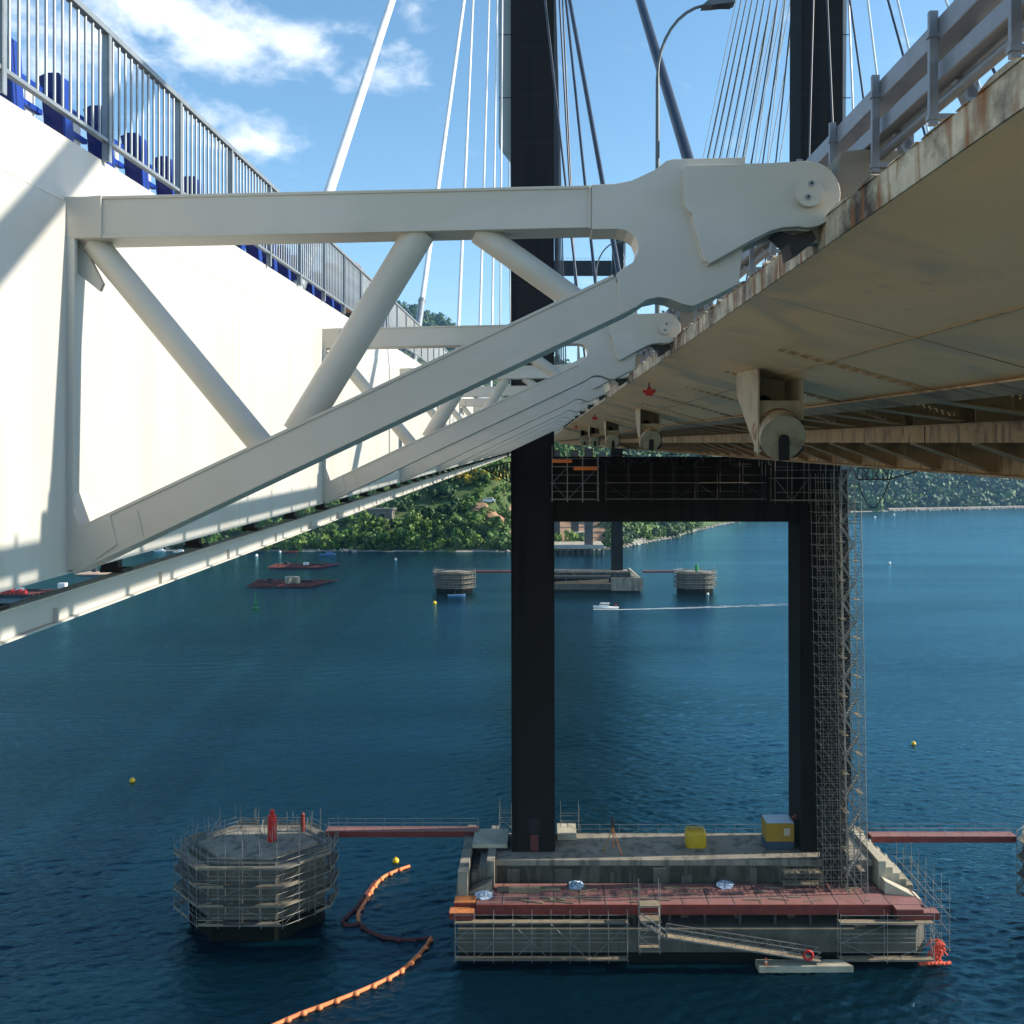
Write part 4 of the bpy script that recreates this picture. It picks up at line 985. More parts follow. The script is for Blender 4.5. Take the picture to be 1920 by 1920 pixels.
# ------------------------------------------------------------------ piers and dolphins
def pier(dy, idx):
    near = idx == 0
    r_ = empty('pier_base', (17, 112 + dy, 0), ('large stepped concrete pier base carrying the near tower', 'far concrete pier base carrying the second tower')[idx], 'pier base', 'pier bases')
    def hexa(z0, z1, xa, xb, ya, yb, nose): return [(xa, ya, z0), (xb, ya, z0), (xb + nose, (ya + yb) / 2, z0), (xb, yb, z0), (xa, yb, z0), (xa - nose * .15, (ya + yb) / 2, z0)]
    y0 = 103.5 + dy
    a = MB(); a.prism([(-10, y0, 1.2), (43.0, y0, 1.2), (45.2, y0 + 3, 1.2), (45.2, y0 + 17, 1.2), (43, y0 + 20, 1.2), (-10, y0 + 20, 1.2)], (0, 0, 2.7)); a.build('base_slab', 'pier_concrete', r_, .06)
    a = MB(); a.prism([(-9.9, y0 + .1, -5), (42.9, y0 + .1, -5), (45.1, y0 + 3, -5), (45.1, y0 + 17, -5), (42.9, y0 + 19.9, -5), (-9.9, y0 + 19.9, -5)], (0, 0, 6.19)); a.build('waterline_band', 'algae_shade_concrete', r_)
    a = MB(); a.box((-9.2, y0 + 4.0, 3.9), (43.6, y0 + 18, 6.1)); a.build('recess_wall', 'algae_shade_concrete', r_)  # near-black colour puts the shade under the red deck into the wall
    for k in range(9):
        a = MB(); x = -9 + k * 6.3; a.box((x, y0 + 2.6, 3.9), (x + .9, y0 + 3.99, 6.1)); a.build('buttress', 'pier_concrete', r_)
    a = MB(); a.box((-6.0, 110 + dy, 6.1), (40.5, 118.2 + dy, 9.05)); a.build('plinth', 'grey_concrete', r_, .06)
    a = MB(); a.box((-5.8, 109.93 + dy, 6.12), (40.3, 109.998 + dy, 8.35)); a.build('shaded_stained_face', 'shade_stain_concrete', r_)  # thin dark skin: shade and stains of this face put into its colour
    rk = random.Random(5); x = -4.5
    while x < 39:
        wd = rk.uniform(.4, 2.2); a = MB(); a.box((x, 109.8 + dy, 6.12), (x + wd, 109.92 + dy, 6.12 + rk.uniform(.8, 2.1))); a.build('buttress', 'pier_concrete', r_); x += wd + rk.uniform(1.5, 5)
    # stepped ends
    for (sx, s) in ((-6.0, -1), (40.5, 1)):
        for k in range(5):
            a = MB(); h = 9.5 - k * .85; xa = sx + s * (.02 + k * .95); xb = xa + s * .94
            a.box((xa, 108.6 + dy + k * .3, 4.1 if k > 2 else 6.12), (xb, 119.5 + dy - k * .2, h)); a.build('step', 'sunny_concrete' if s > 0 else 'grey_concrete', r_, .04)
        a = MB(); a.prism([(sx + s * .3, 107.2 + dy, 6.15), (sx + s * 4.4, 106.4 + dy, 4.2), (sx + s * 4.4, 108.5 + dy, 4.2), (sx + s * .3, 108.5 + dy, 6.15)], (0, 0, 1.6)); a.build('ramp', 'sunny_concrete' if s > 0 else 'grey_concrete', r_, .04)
    a = MB(); a.box((-10.2, 106 + dy, 3.95), (-9.05, 120 + dy, 9.4)); a.build('side_wall', 'grey_concrete', r_, .04)
    # pale top slabs by the left leg
    a = MB(); a.box((-9.0, 112.5 + dy, 9.42), (-4.6, 117.5 + dy, 9.9)); a.build('top_slab', 'sunny_concrete', r_, .04)
    a = MB(); a.box((1.7, 115.8 + dy, 9.07), (4.2, 119.5 + dy, 9.8)); a.build('top_slab', 'sunny_concrete', r_, .04)
    if not near:
        a = MB(); a.box((31, y0 - .7, .8), (46, y0 - .01, 6.8)); a.build('end_block', 'grey_concrete', r_)
        a = MB(); a.box((-9, y0 - .3, 6.3), (31, y0 + 4, 7.4)); a.build('work_deck', 'dark_steel', r_)
        a = MB(); a.prism([(-2, y0 - .4, 3.9), (30, y0 - .4, 3.9), (30, y0 - .4, 6.2), (6, y0 - .4, 5.0)], (0, .3, 0)); a.build('sunlit_slope', 'earth', r_)
    # water line steps with foam
    return r_
pier(0, 0); pier(DY, 1)
# red working deck on the near pier
rd = empty('red_work_deck', (17, 107, 6.2), 'long red steel working deck on the front of the near pier', 'work deck')
a = MB(); a.box((-7.9, 104.3, 6.16), (40.3, 109.6, 6.34))
a.build('deck_plate', 'red_deck', rd)
for k in range(17):
    a = MB(); x = -7.9 + 48.2 * k / 16; a.box((x - .04, 104.28, 6.341), (x + .04, 109.5, 6.36)); a.build('deck_joint', 'dark_steel', rd)
a = MB()
rk = random.Random(31)
for k in range(34):
    x = rk.uniform(-5, 38); y = rk.uniform(104.8, 109.2); l = rk.uniform(.4, 3.5); t = rk.uniform(-.3, .3); a.bar((x, y, 6.42), (x + l * math.cos(t), y + l * math.sin(t), 6.42), rk.uniform(.05, .3), .1)
a.build('loose_timber', 'board', rd)['kind'] = 'stuff'
for k in range(17):
    a = MB(); x = -7.7 + 3 * k; a.tube((x, 104.2, 6.3), (x, 104.2, 7.3), .022, 5); a.build('rail_post', 'scaffold', rd)
a = MB(); a.tube((-7.7, 104.2, 7.3), (40.3, 104.2, 7.3), .02, 5); a.build('rail_wire', 'scaffold', rd)
a = MB(); a.box((-7.9, 104.1, 5.35), (40.3, 104.29, 6.36)); a.box((-7.9, 103.95, 5.33), (40.3, 104.3, 5.37)); a.build('edge_beam', 'red_oxide', rd)
for (x0, x1, y0, y1, z) in ((-10.9, -8.1, 103.0, 104.4, 6.0), (-7.6 - 2.9, -8.0, 104.5, 106.2, 6.5), (40.4, 44.3, 104.6, 108.6, 6.2), (41.0, 45.6, 103.2, 104.5, 5.9), (40.5, 43.6, 102.9, 104.0, 6.45)):
    a = MB(); a.box((x0, y0, z - .8), (x1, y1, z - .1)); a.build('bracket', 'red_oxide', rd)
    a = MB(); a.box((x0, y0, z - .098), (x1, y1, z)); a.build('bracket_top', 'orange_dull' if x0 < 0 else 'red_deck', rd)
for k in range(12):
    a = MB(); x = -6 + k * 4.1; a.box((x, 104.4, 3.92), (x + .3, 104.7, 5.34)); a.build('strut', 'dark_steel', rd)
# bracing at the right end
br = empty('brace_frame', (41, 105, 4), 'dark cross braced frame under the right end of the red deck', 'frame')
a = MB(); 
for (p, q) in (((40.5, 105, 3.95), (43, 105, 5.3)), ((43, 105, 3.95), (40.5, 105, 5.3)), ((43, 105, 5.3), (44.6, 105, 3.95)), ((43.6, 105, 3.95), (44.6, 105, 5.1))): a.tube(p, q, .09, 6)
a.build('brace', 'dark_steel', br)
# things on the near pier
def crate(name, x, y, z, w_, d, h, m, label, cat): a = MB(); a.box((x, y, z), (x + w_, y + d, z + h)); return solo(name, a, m, label, cat, (x, y, z), bevel=.05)
tk = empty('water_tank', (18.6, 113.5, 9.06), 'yellow plastic water tank on the pier top', 'tank')
a = MB(); cx, cy = 19.3, 114.2
rn = []
for (sx, sy) in ((1, -1), (1, 1), (-1, 1), (-1, -1)):
    for t in (0, 30, 60, 90):
        an = math.atan2(sy, sx) - R(45) + R(t); rn.append((sx * .85 + .45 * math.cos(an), sy * .55 + .45 * math.sin(an)))
lv = [(9.07, .96), (9.2, 1), (10.75, 1), (11.05, .95), (11.2, .82), (11.26, .5)]
v = [(cx + x * k, cy + y * k, z) for z, k in lv for x, y in rn]; m_n = len(rn)
a.add(v, [(j * m_n + i, j * m_n + (i + 1) % m_n, (j + 1) * m_n + (i + 1) % m_n, (j + 1) * m_n + i) for j in range(len(lv) - 1) for i in range(m_n)] + [tuple(range((len(lv) - 1) * m_n, len(lv) * m_n))], True); a.build('body', 'tank_yellow', tk)
a = MB()
for k in range(7): a.box((cx - 1.1 + k * .33, cy - .5, 11.2), (cx - .95 + k * .33, cy + .5, 11.32 + .05 * (k % 2)))
a.build('top_ribs', 'tank_yellow', tk)
cb_ = empty('site_container', (28.2, 113, 9.06), 'yellow and blue site container beside the right tower leg', 'container')
a = MB(); a.box((28.0, 112.8, 9.07), (31.5, 115.4, 10.1)); a.build('lower_body', 'box_blue', cb_, .03)
a = MB(); a.box((28.0, 112.8, 10.11), (31.5, 115.4, 12.4)); a.build('upper_body', 'box_yellow', cb_, .04)
a = MB(); a.box((28.05, 112.85, 12.41), (31.45, 115.35, 12.55)); a.build('lid', 'plastic_bag', cb_, .04)
a = MB(); a.box((30.2, 112.76, 10.9), (31.0, 112.799, 11.8)); a.build('notice', 'sunny_concrete', cb_)
a = MB(); a.bar((31.3, 114.5, 12.0), (33.6, 114.5, 13.6), .5, .4); solo('inclined_prop', a, 'red_oxide', 'rusty inclined prop between the container and the right leg', 'prop', (31.3, 114.5, 12.0))
tri = empty('survey_tripod', (8.8, 112, 9.06), 'orange survey tripod with dark instrument on the pier top', 'tripod')
for k in range(3):
    t = R(200 + 120 * k); a = MB(); a.tube((8.6 + 1.4 * math.cos(t), 112.2 + 1.2 * math.sin(t), 9.06), (8.6, 112.2, 12.2), .06, 6); a.build('leg', 'orange_steel' if k else 'box_yellow', tri)
a = MB(); a.box((8.35, 112.0, 12.2), (8.85, 112.4, 13.0)); a.tube((8.6, 112.2, 13.0), (8.6, 112.2, 13.5), .15, 8); a.build('instrument', 'dark_steel', tri, .04)
a = MB(); a.tube((8.75, 112.3, 9.06), (8.75, 112.3, 10.2), .02, 5)
def wrap(x, y, z, w_, label):
    rr = random.Random(int(x * 7)); mb = MB(); mb.sphere((x, y, z), w_, 14, 9, .28)
    mb.v = [(vx + rr.uniform(-.25, .25) * w_, vy + rr.uniform(-.2, .2) * w_, max(z - .02, vz + rr.uniform(-.15, .22) * w_)) for vx, vy, vz in mb.v]; mb.sm = [False] * len(mb.sm)
    solo('plastic_sheet', mb, 'plastic_bag', label, 'plastic sheet', (x, y, z), 'crumpled plastic sheets on the pier')
wrap(-7.2, 106.6, 6.36, 1.1, 'crumpled pale blue plastic sheet at the left end of the red deck')
wrap(3.9, 109.0, 6.36, .95, 'crumpled pale plastic sheet against the plinth, left half of the red deck')
wrap(22.0, 109.0, 6.36, 1.0, 'pale plastic sheet against the plinth, right half of the red deck')
a = MB(); a.box((-5.6, 107.5, 6.36), (2.0, 108.4, 6.56)); a.box((-4.2, 107.0, 6.36), (-.4, 107.45, 7.0)); solo('plank_stack', a, 'board', 'stack of grey planks on the left part of the red deck', 'planks', (-5, 107.5, 6.36))
# scaffolds on pier front
scaffold(-10.2, 102.5, 9.6, 103.4, .5, 5.2, 2.2, .9, 2.1, 'grey scaffold along the front left face of the near pier', None, 'scaffold', r=.028)
scaffold(33.9, 102.4, 44.6, 103.4, .5, 5.2, 5.0, .9, 2.1, 'grey scaffold along the front right face of the near pier', None, 'scaffold', r=.035)
scaffold(10.9, 101.9, 13.2, 103.4, 1.8, 8.8, 2.3, 1.5, 1.7, 'tall thin access scaffold standing in front of the red deck', None, 'scaffold', r=.035)
scaffold(45.4, 104.5, 47.3, 117.5, .6, 8.0, 1.8, 2.2, 2.0, 'scaffold wrapped round the right end of the near pier', None, 'scaffold', r=.028, boards=False)
scaffold(29.0, 108.3, 33.6, 109.6, 6.4, 9.2, 1.6, 1.3, 1.4, 'low rusty scaffold left of the tall scaffold foot', None, 'scaffold_rusty')
scaffold(-5.9, 118.3, -4.3, 120.0, 9.4, 12.0, 1.6, 1.6, 1.3, 'small pale scaffold behind the left leg foot, left side', None, 'scaffold', boards=False)
scaffold(2.2, 118.3, 4.6, 120.0, 9.1, 11.6, 2.4, 1.6, 1.2, 'small pale scaffold behind the left leg foot, right side', None, 'scaffold', boards=False)
hr = empty('handrail', (4.8, 118, 9.07), 'thin handrail along the back edge of the pier top', 'handrail')
a = MB()
for z in (9.6, 10.2): a.tube((4.8, 118.1, z), (33, 118.1, z), .028, 5)
a.build('rails', 'scaffold', hr)
for k in range(12): a = MB(); a.tube((4.8 + 2.55 * k, 118.1, 9.0), (4.8 + 2.55 * k, 118.1, 10.2), .03, 5); a.build('post', 'scaffold', hr)
# shallow gangway with truss sides, running down to the pontoon
gw = empty('gangway', (14, 101.5, 3.6), 'sloping trussed gangway leading down to the pontoon', 'gangway')
ga, gb = Vector((14.0, 101.7, 3.8)), Vector((31.4, 101.5, 1.15)); sdv = Vector((.02, 1, 0)).normalized() * 1.1
a = MB(); a.bar(ga + sdv * .5, gb + sdv * .5, 1.1, .12); a.build('walkway', 'board', gw)
for k, off in enumerate((Vector((0, 0, 0)), sdv)):
    a = MB()
    for z in (0, .55, 1.1): a.bar(ga + off + Vector((0, 0, z)), gb + off + Vector((0, 0, z)), .06, .07 if z else .16)
    n = 12
    for i in range(n):
        p, q = ga.lerp(gb, i / n) + off, ga.lerp(gb, (i + 1) / n) + off
        a.tube(p, p + Vector((0, 0, 1.1)), .03, 5); a.tube(p, q + Vector((0, 0, 1.1)), .026, 5) if i % 2 else a.tube(p + Vector((0, 0, 1.1)), q, .026, 5)
    a.build('side_truss', 'scaffold', gw)
sw = empty('access_stair', (11, 101.6, 7), 'short steep scaffold stair from the red deck down to the gangway', 'stair')
a = MB()
for (p, q) in (((11.0, 101.7, 5.6), (14.0, 101.7, 3.6)), ((11.0, 102.4, 5.6), (14.0, 102.4, 3.6)), ((11.0, 101.7, 6.5), (14.0, 101.7, 4.5))): a.bar(p, q, .07, .14)
a.build('stringers', 'scaffold', sw); a = MB()
for k in range(9): c = Vector((11.0, 101.7, 5.6)).lerp(Vector((14.0, 101.7, 3.6)), k / 8.); a.box(c, c + Vector((.25, .7, .04)))
a.build('treads', 'scaffold', sw)
po = empty('pontoon', (24, 98, 0), 'low concrete pontoon float at the foot of the gangway', 'pontoon')
a = MB(); a.prism([(24.3, 101.2, .1), (35.0, 101.3, .1), (34.0, 102.7, .1), (24.2, 102.7, .1)], (0, 0, .75)); a.build('deck', 'sunny_concrete', po, .05)
for k in range(9): a = MB(); a.box((24.6 + k * 1.0, 101.35, -.4), (25.2 + k * 1.0, 102.5, .09)); a.build('float', 'dark_steel', po)
cn = MB(); cn.lathe((25.2, 101.7, .87), [(.28, 0), (.28, .06), (.17, .07), (.12, .35), (.04, .75), (.0, .76)], 14); cn.cm = 1; cn.lathe((25.2, 101.7, .87), [(.153, .2), (.128, .36)], 14); solo('traffic_cone', cn, ['orange_steel', 'buoy_white'], 'orange and white traffic cone on the pontoon', 'cone', (25.2, 101.7, .87))
a = MB()
for i in range(20):
    t, u = 6.283 * i / 20, 6.283 * (i + 1) / 20; a.tube((29.9 + .5 * math.cos(t), 101.4, 2.0 + .5 * math.sin(t)), (29.9 + .5 * math.cos(u), 101.4, 2.0 + .5 * math.sin(u)), .16, 8)
solo('lifebuoy', a, 'red_paint', 'red lifebuoy ring hung on the gangway side', 'lifebuoy', (29.9, 101.2, 2.0))
rr = random.Random(8); a = MB()
for k in range(80):
    t = rr.random() ** 1.3; x = 44.9 + 1.1 * math.sin(t * 2.6) + rr.uniform(-.7, .35); z = .3 + 2.3 * t; y = 103.8 + rr.uniform(-.8, .8)
    a.tube((x, y, z), (x + rr.uniform(-.8, .6), y + rr.uniform(-.4, .4), max(.2, z - rr.uniform(.3, 1.0))), .09, 6)
for k in range(8): a.tube((43.0 + k * .45, 102.7, .35), (43.5 + k * .45, 102.8, .3 + .1 * (k % 2)), .2, 8)
solo('netting_heap', a, 'net_red', 'heap of orange boom and netting at the right corner of the near pier', 'netting', (45, 103, .3))

def dolphin(cx, cy, label, near):
    r_ = empty('mooring_dolphin', (cx, cy, 0), label, 'dolphin', 'octagonal concrete dolphins')
    hx, hy, ch = 8.4, 5.4, 4.6
    def oc(e): return [(cx - hx - e + ch * 1.0, cy - hy - e), (cx + hx + e - ch * 1.0, cy - hy - e), (cx + hx + e, cy - hy - e + ch), (cx + hx + e, cy + hy + e - ch), (cx + hx + e - ch * 1.0, cy + hy + e), (cx - hx - e + ch * 1.0, cy + hy + e), (cx - hx - e, cy + hy + e - ch), (cx - hx - e, cy - hy - e + ch)]
    a = MB(); a.prism([(x, y, 2.5) for x, y in oc(0)], (0, 0, 6.9)); a.build('block', 'pier_concrete', r_, .05)
    a = MB(); a.prism([(x, y, -5) for x, y in oc(-.05)], (0, 0, 7.49)); a.build('waterline_band', 'algae_shade_concrete', r_)
    a = MB(); a.prism([(x, y, 9.41) for x, y in oc(-.8)], (0, 0, .35)); a.build('top_slab', 'grey_concrete', r_, .03)
    # scaffold ring
    s_ = empty('scaffold_ring', (cx, cy, 1.6), ('grey' if near else 'distant grey') + ' scaffold wrapped round the ' + ('big octagonal dolphin left of the near pier' if near == 1 else 'octagonal dolphin cut by the right photo edge' if near == 2 else 'far left dolphin' if cx < 0 else 'far right dolphin'), 'scaffold', 'scaffolds round the dolphins')
    rnd = random.Random(int(cx)); zt = 10.2
    for e in (.35, 1.35):
        o8 = oc(e)
        for i in range(8):
            p, q = Vector((*o8[i], 0)), Vector((*o8[(i + 1) % 8], 0)); n = max(1, round((q - p).length / (2.3 if near else 4)))
            for k in range(n):
                c = p.lerp(q, k / n); a = MB(); h = zt + rnd.uniform(0, 2.2); a.tube((c.x, c.y, 2.2), (c.x, c.y, h), .032 if near else .06, 5); a.build('standard', 'scaffold', s_)
    for li, z in enumerate((2.5, 4.75, 7.0, 9.2)):
        a = MB()
        for e in (.35, 1.35):
            o8 = oc(e)
            for i in range(8):
                p, q = o8[i], o8[(i + 1) % 8]
                for hh in (0, 1.0): a.tube((*p, z + hh), (*q, z + hh), .03 if near else .05, 5, cap=False)
                n = 2
                if e > 1 and li < 3:
                    P_, Q_ = Vector((*p, z)), Vector((*q, z)); m1 = P_.lerp(Q_, .5); a.tube(P_, m1 + Vector((0, 0, 2.2)), .024, 5); 
                    if near: a.tube(Q_, m1 + Vector((0, 0, 2.2)), .024, 5)
        a.build('lift', 'scaffold', s_)
        a = MB(); o1, o2 = oc(.4), oc(1.3)
        for i in range(8):
            if li == 0 and i % 2: continue
            j = (i + 1) % 8
            a.prism([(*o1[i], z + .04), (*o1[j], z + .04), (*o2[j], z + .04), (*o2[i], z + .04)], (0, 0, .05))
        a.build('walkway', 'board_grey', s_)
        a = MB()
        for i in range(8):
            p, q = Vector((*oc(1.38)[i], z)), Vector((*oc(1.38)[(i + 1) % 8], z)); n = 3
            for k in range(n):
                if rnd.random() < .35: continue
                u, w2 = p.lerp(q, k / n + .02), p.lerp(q, (k + 1) / n - .02); a.bar(u + Vector((0, 0, .22)), w2 + Vector((0, 0, .22 + rnd.uniform(-.08, .08))), .04, .24)
                if rnd.random() < .3: a.bar(u + Vector((0, 0, .75)), w2 + Vector((0, 0, .7)), .03, .12)
        a.build('toe_boards', 'board', s_)
DC = 113.6
dolphin(-36.3, DC, 'big octagonal concrete dolphin left of the near pier', 1)
dolphin(70.8, DC, 'octagonal concrete dolphin cut by the right edge of the photo', 2)
dolphin(-41.5, DC + DY - 10, 'far octagonal dolphin left of the second pier', 0)
dolphin(70.0, DC + DY - 10, 'far octagonal dolphin right of the second pier', 0)
bk = empty('light_beacon', (-34.4, 113, 8.97), 'red cylindrical navigation beacon on top of the near left dolphin', 'beacon')
a = MB(); a.tube((-34.6, 114.0, 9.77), (-34.6, 114.0, 13.0), .55, 18); a.build('body', 'red_paint', bk)
a = MB(); a.tube((-34.6, 114.0, 13.0), (-34.6, 114.0, 13.3), .28, 12); a.sphere((-34.6, 114, 13.5), .3, 12, 8); a.build('lamp', 'red_paint', bk)
a = MB(); a.tube((-31.5, 117.0, 9.77), (-31.5, 117, 11.7), .28, 10); a.sphere((-31.5, 117, 11.9), .28, 10, 6); solo('bollard', a, 'red_oxide', 'small dull red post beside the beacon on the left dolphin', 'post', (-31.5, 117, 8.97))
a = MB(); a.tube((70.5, DC + DY - 12, 9.77), (70.5, DC + DY - 12, 13), .8, 12); solo('light_beacon', a, 'buoy_green', 'green navigation beacon on the far right dolphin', 'beacon', (70.5, DC + DY - 12, 8.97))
rr = random.Random(12); a = MB()
for k in range(60):
    x, y = -36.6 + rr.uniform(-7, 7), 114 + rr.uniform(-3.4, 3.4)
    a.tube((x, y, 9.77), (x + rr.uniform(-1.2, 1.2), y + rr.uniform(-1, 1), 10.4 + rr.uniform(0, 2.4)), .035, 5)
o = solo('loose_tubes', a, 'scaffold', 'loose upright scaffold tubes on top of the left dolphin', 'tubes', (-36, 116, 8.97)); o['kind'] = 'stuff'
def footbridge(xa, xb, y, z, label):
    r_ = empty('footbridge', (xa, y, z), label, 'footbridge', 'red footbridges')
    a = MB(); a.box((xa, y - .5, z - .75), (xb, y - .35, z)); a.box((xa, y + .85, z - .75), (xb, y + 1, z)); a.build('girder', 'red_oxide', r_)
    a = MB(); a.box((xa, y - .55, z + .01), (xb, y + 1.05, z + .09)); a.build('walkway', 'red_deck', r_)
    a = MB()
    for h in (.55, 1.1): a.tube((xa, y - .5, z + h), (xb, y - .5, z + h), .022, 5); a.tube((xa, y + 1, z + h), (xb, y + 1, z + h), .022, 5)
    n = int((xb - xa) / 2.2)
    for k in range(n + 1): x = xa + (xb - xa) * k / n; a.tube((x, y - .5, z), (x, y - .5, z + 1.1), .022, 5); a.tube((x, y + 1, z), (x, y + 1, z + 1.1), .022, 5)
    a.build('handrail', 'scaffold', r_)
footbridge(-28.4, -8.6, 117, 9.9, 'red footbridge from the left dolphin to the near pier')
footbridge(42.6, 61.5, 117, 9.2, 'red footbridge from the near pier to the right photo edge')
footbridge(-33, -9, DC + DY - 8, 9.6, 'distant red footbridge left of the second pier')
footbridge(46, 61, DC + DY - 8, 9.6, 'distant red footbridge right of the second pier')

# ------------------------------------------------------------------ floating boom and buoys
def boom():
    r_ = empty('floating_boom', on_z(700, 1700), 'orange floating boom snaking across the water left of the near pier', 'boom')
    A_ = [(508, 1925), (560, 1902), (620, 1880), (690, 1852), (745, 1825), (780, 1795), (800, 1772), (808, 1758)]
    Bp = [(808, 1758), (770, 1762), (725, 1758), (690, 1745), (673, 1730)]
    Cp = [(673, 1730), (672, 1712), (685, 1690), (700, 1665), (718, 1645), (745, 1632), (768, 1624)]
    Dp = [(673, 1732), (655, 1735), (642, 1729), (650, 1718), (664, 1706), (678, 1688), (696, 1662), (704, 1652)]
    def smooth(pp):
        w = [on_z(x, y, .12) for x, y in pp]; o_ = []
        for i in range(len(w) - 1):
            p0 = w[max(i - 1, 0)]; p1 = w[i]; p2 = w[i + 1]; p3 = w[min(i + 2, len(w) - 1)]
            for t in np.linspace(0, 1, 7)[:-1]:
                o_.append(.5 * ((2 * p1) + (p2 - p0) * t + (2 * p0 - 5 * p1 + 4 * p2 - p3) * t * t + (3 * p1 - p0 - 3 * p2 + p3) * t ** 3))
        return o_ + [w[-1]]
    for nm, pp, mm in (('outer_run', A_, 'boom_orange'), ('dark_run', Bp, 'boom_dark'), ('upper_run', Cp, 'boom_orange'), ('loop', Dp, 'boom_dark')):
        s_ = smooth(pp); a = MB(); a.path(s_, .23, 8); rn = a.build(nm, mm, r_)
        L_ = 0; a = MB()
        for i in range(1, len(s_)):
            L_ += (s_[i] - s_[i - 1]).length
            if L_ > 1.7: a.sphere(s_[i] + Vector((.1, -.25, .05)), .34, 8, 6, .8); L_ = 0
        a.build('floats', mm, rn)
boom()
def ball(px, py, r, m, label, group='round mooring buoys'):
    p = on_z(px, py, 0); a = MB(); a.sphere(p + Vector((0, 0, r * .45)), r, 16, 10); a.tube(p + Vector((0, 0, r * 1.4)), p + Vector((0, 0, r * 1.65)), r * .15, 8)
    solo('mooring_buoy', a, m, label, 'buoy', p, group)
ball(742, 1617, .48, 'float_yellow', 'round yellow buoy at the upper end of the orange boom')
ball(248, 1466, .5, 'float_yellow', 'yellow buoy alone on the dark water at the left')
ball(1713, 1396, .45, 'float_yellow', 'small orange yellow buoy on the water at the right')
ball(815, 1132, .8, 'float_yellow', 'tiny yellow buoy below the far left dolphin')
ball(1668, 1057, .8, 'buoy_white', 'tiny pale buoy on the far right water')
ball(1640, 971, 1.4, 'buoy_white', 'white buoy near the far headland, left one'); ball(1676, 966, 1.4, 'buoy_white', 'white buoy near the far headland, right one')
ball(481, 1043, 1.0, 'buoy_white', 'white buoy above the far mussel raft'); ball(525, 1036, .9, 'buoy_white', 'small white buoy close to the left shore'); ball(742, 1050, .9, 'buoy_white', 'tiny pale buoy left of the far left dolphin')
ball(1327, 1115, .6, 'buoy_white', 'tiny white buoy below the far right dolphin')
p = on_z(479, 1141); bg_ = empty('channel_buoy', p, 'green channel buoy with a slim mast', 'buoy')
a = MB(); a.lathe(p, [(1.0, -.4), (1.25, .1), (1.25, .5), (.3, .8)], 16); a.build('float', 'buoy_green', bg_)
a = MB()
for k in range(4): t = k * 1.57; a.tube(p + Vector((.6 * math.cos(t), .6 * math.sin(t), .6)), p + Vector((.1 * math.cos(t), .1 * math.sin(t), 4.2)), .08, 5)
a.tube(p + Vector((0, 0, 3.6)), p + Vector((0, 0, 6.4)), .14, 6); a.build('mast', 'buoy_green', bg_)

# ------------------------------------------------------------------ boats and rafts
def motor_boat(px, py, ln, head, label, m='hull_white', cabin=True):
    p = on_z(px, py); r_ = empty('motor_boat', p, label, 'boat'); w_ = ln * .3
    def T_(x, y, z): c, s_ = math.cos(head), math.sin(head); return p + Vector((x * c - y * s_, x * s_ + y * c, z))
    a = MB(); st_ = [(-.5, .44, .42, 1.0), (-.2, .5, .48, 1.0), (.15, .48, .40, 1.1), (.38, .28, .18, 1.3), (.5, .02, .01, 1.5)]
    v = []
    for (t, wt, wb, h) in st_: v += [T_(t * ln, -wt * w_, h * ln * .085), T_(t * ln * .94, -wb * w_ * .8, -.2), T_(t * ln * .94, wb * w_ * .8, -.2), T_(t * ln, wt * w_, h * ln * .085)]
    fs = [(0, 1, 2, 3)] + [tuple(reversed((16, 17, 18, 19)))]
    for i in range(4):
        for j in range(4): fs.append((i * 4 + j, (i + 1) * 4 + j, (i + 1) * 4 + (j + 1) % 4, i * 4 + (j + 1) % 4))
    a.add(v, fs); a.build('hull', m, r_)
    if cabin:
        h0 = ln * .085; a = MB(); b = [(-.12, .30), (.16, .30), (.26, .18)]
        pl = [T_(t * ln, -u * w_, h0) for t, u in b] + [T_(t * ln, u * w_, h0) for t, u in reversed(b)]
        a.prism(pl, (0, 0, ln * .10)); a.build('cabin', m, r_)
        a = MB(); pl = [T_((t - .01) * ln, -u * w_ * .85, h0 + ln * .101) for t, u in b] + [T_((t - .01) * ln, u * w_ * .85, h0 + ln * .101) for t, u in reversed(b)]
        a.prism(pl, (0, 0, ln * .035)); a.build('windows', 'glass_dark', r_)
        a = MB(); pl = [T_((t - .03) * ln, -u * w_ * .98, h0 + ln * .137) for t, u in b] + [T_((t - .03) * ln, u * w_ * .98, h0 + ln * .137) for t, u in reversed(b)]
        a.prism(pl, (0, 0, .12)); a.build('roof', m, r_)
    return r_, T_
bt, T_ = motor_boat(1136, 1142, 10.5, R(176), 'white motor boat with cabin leaving a wake, between the tower legs')
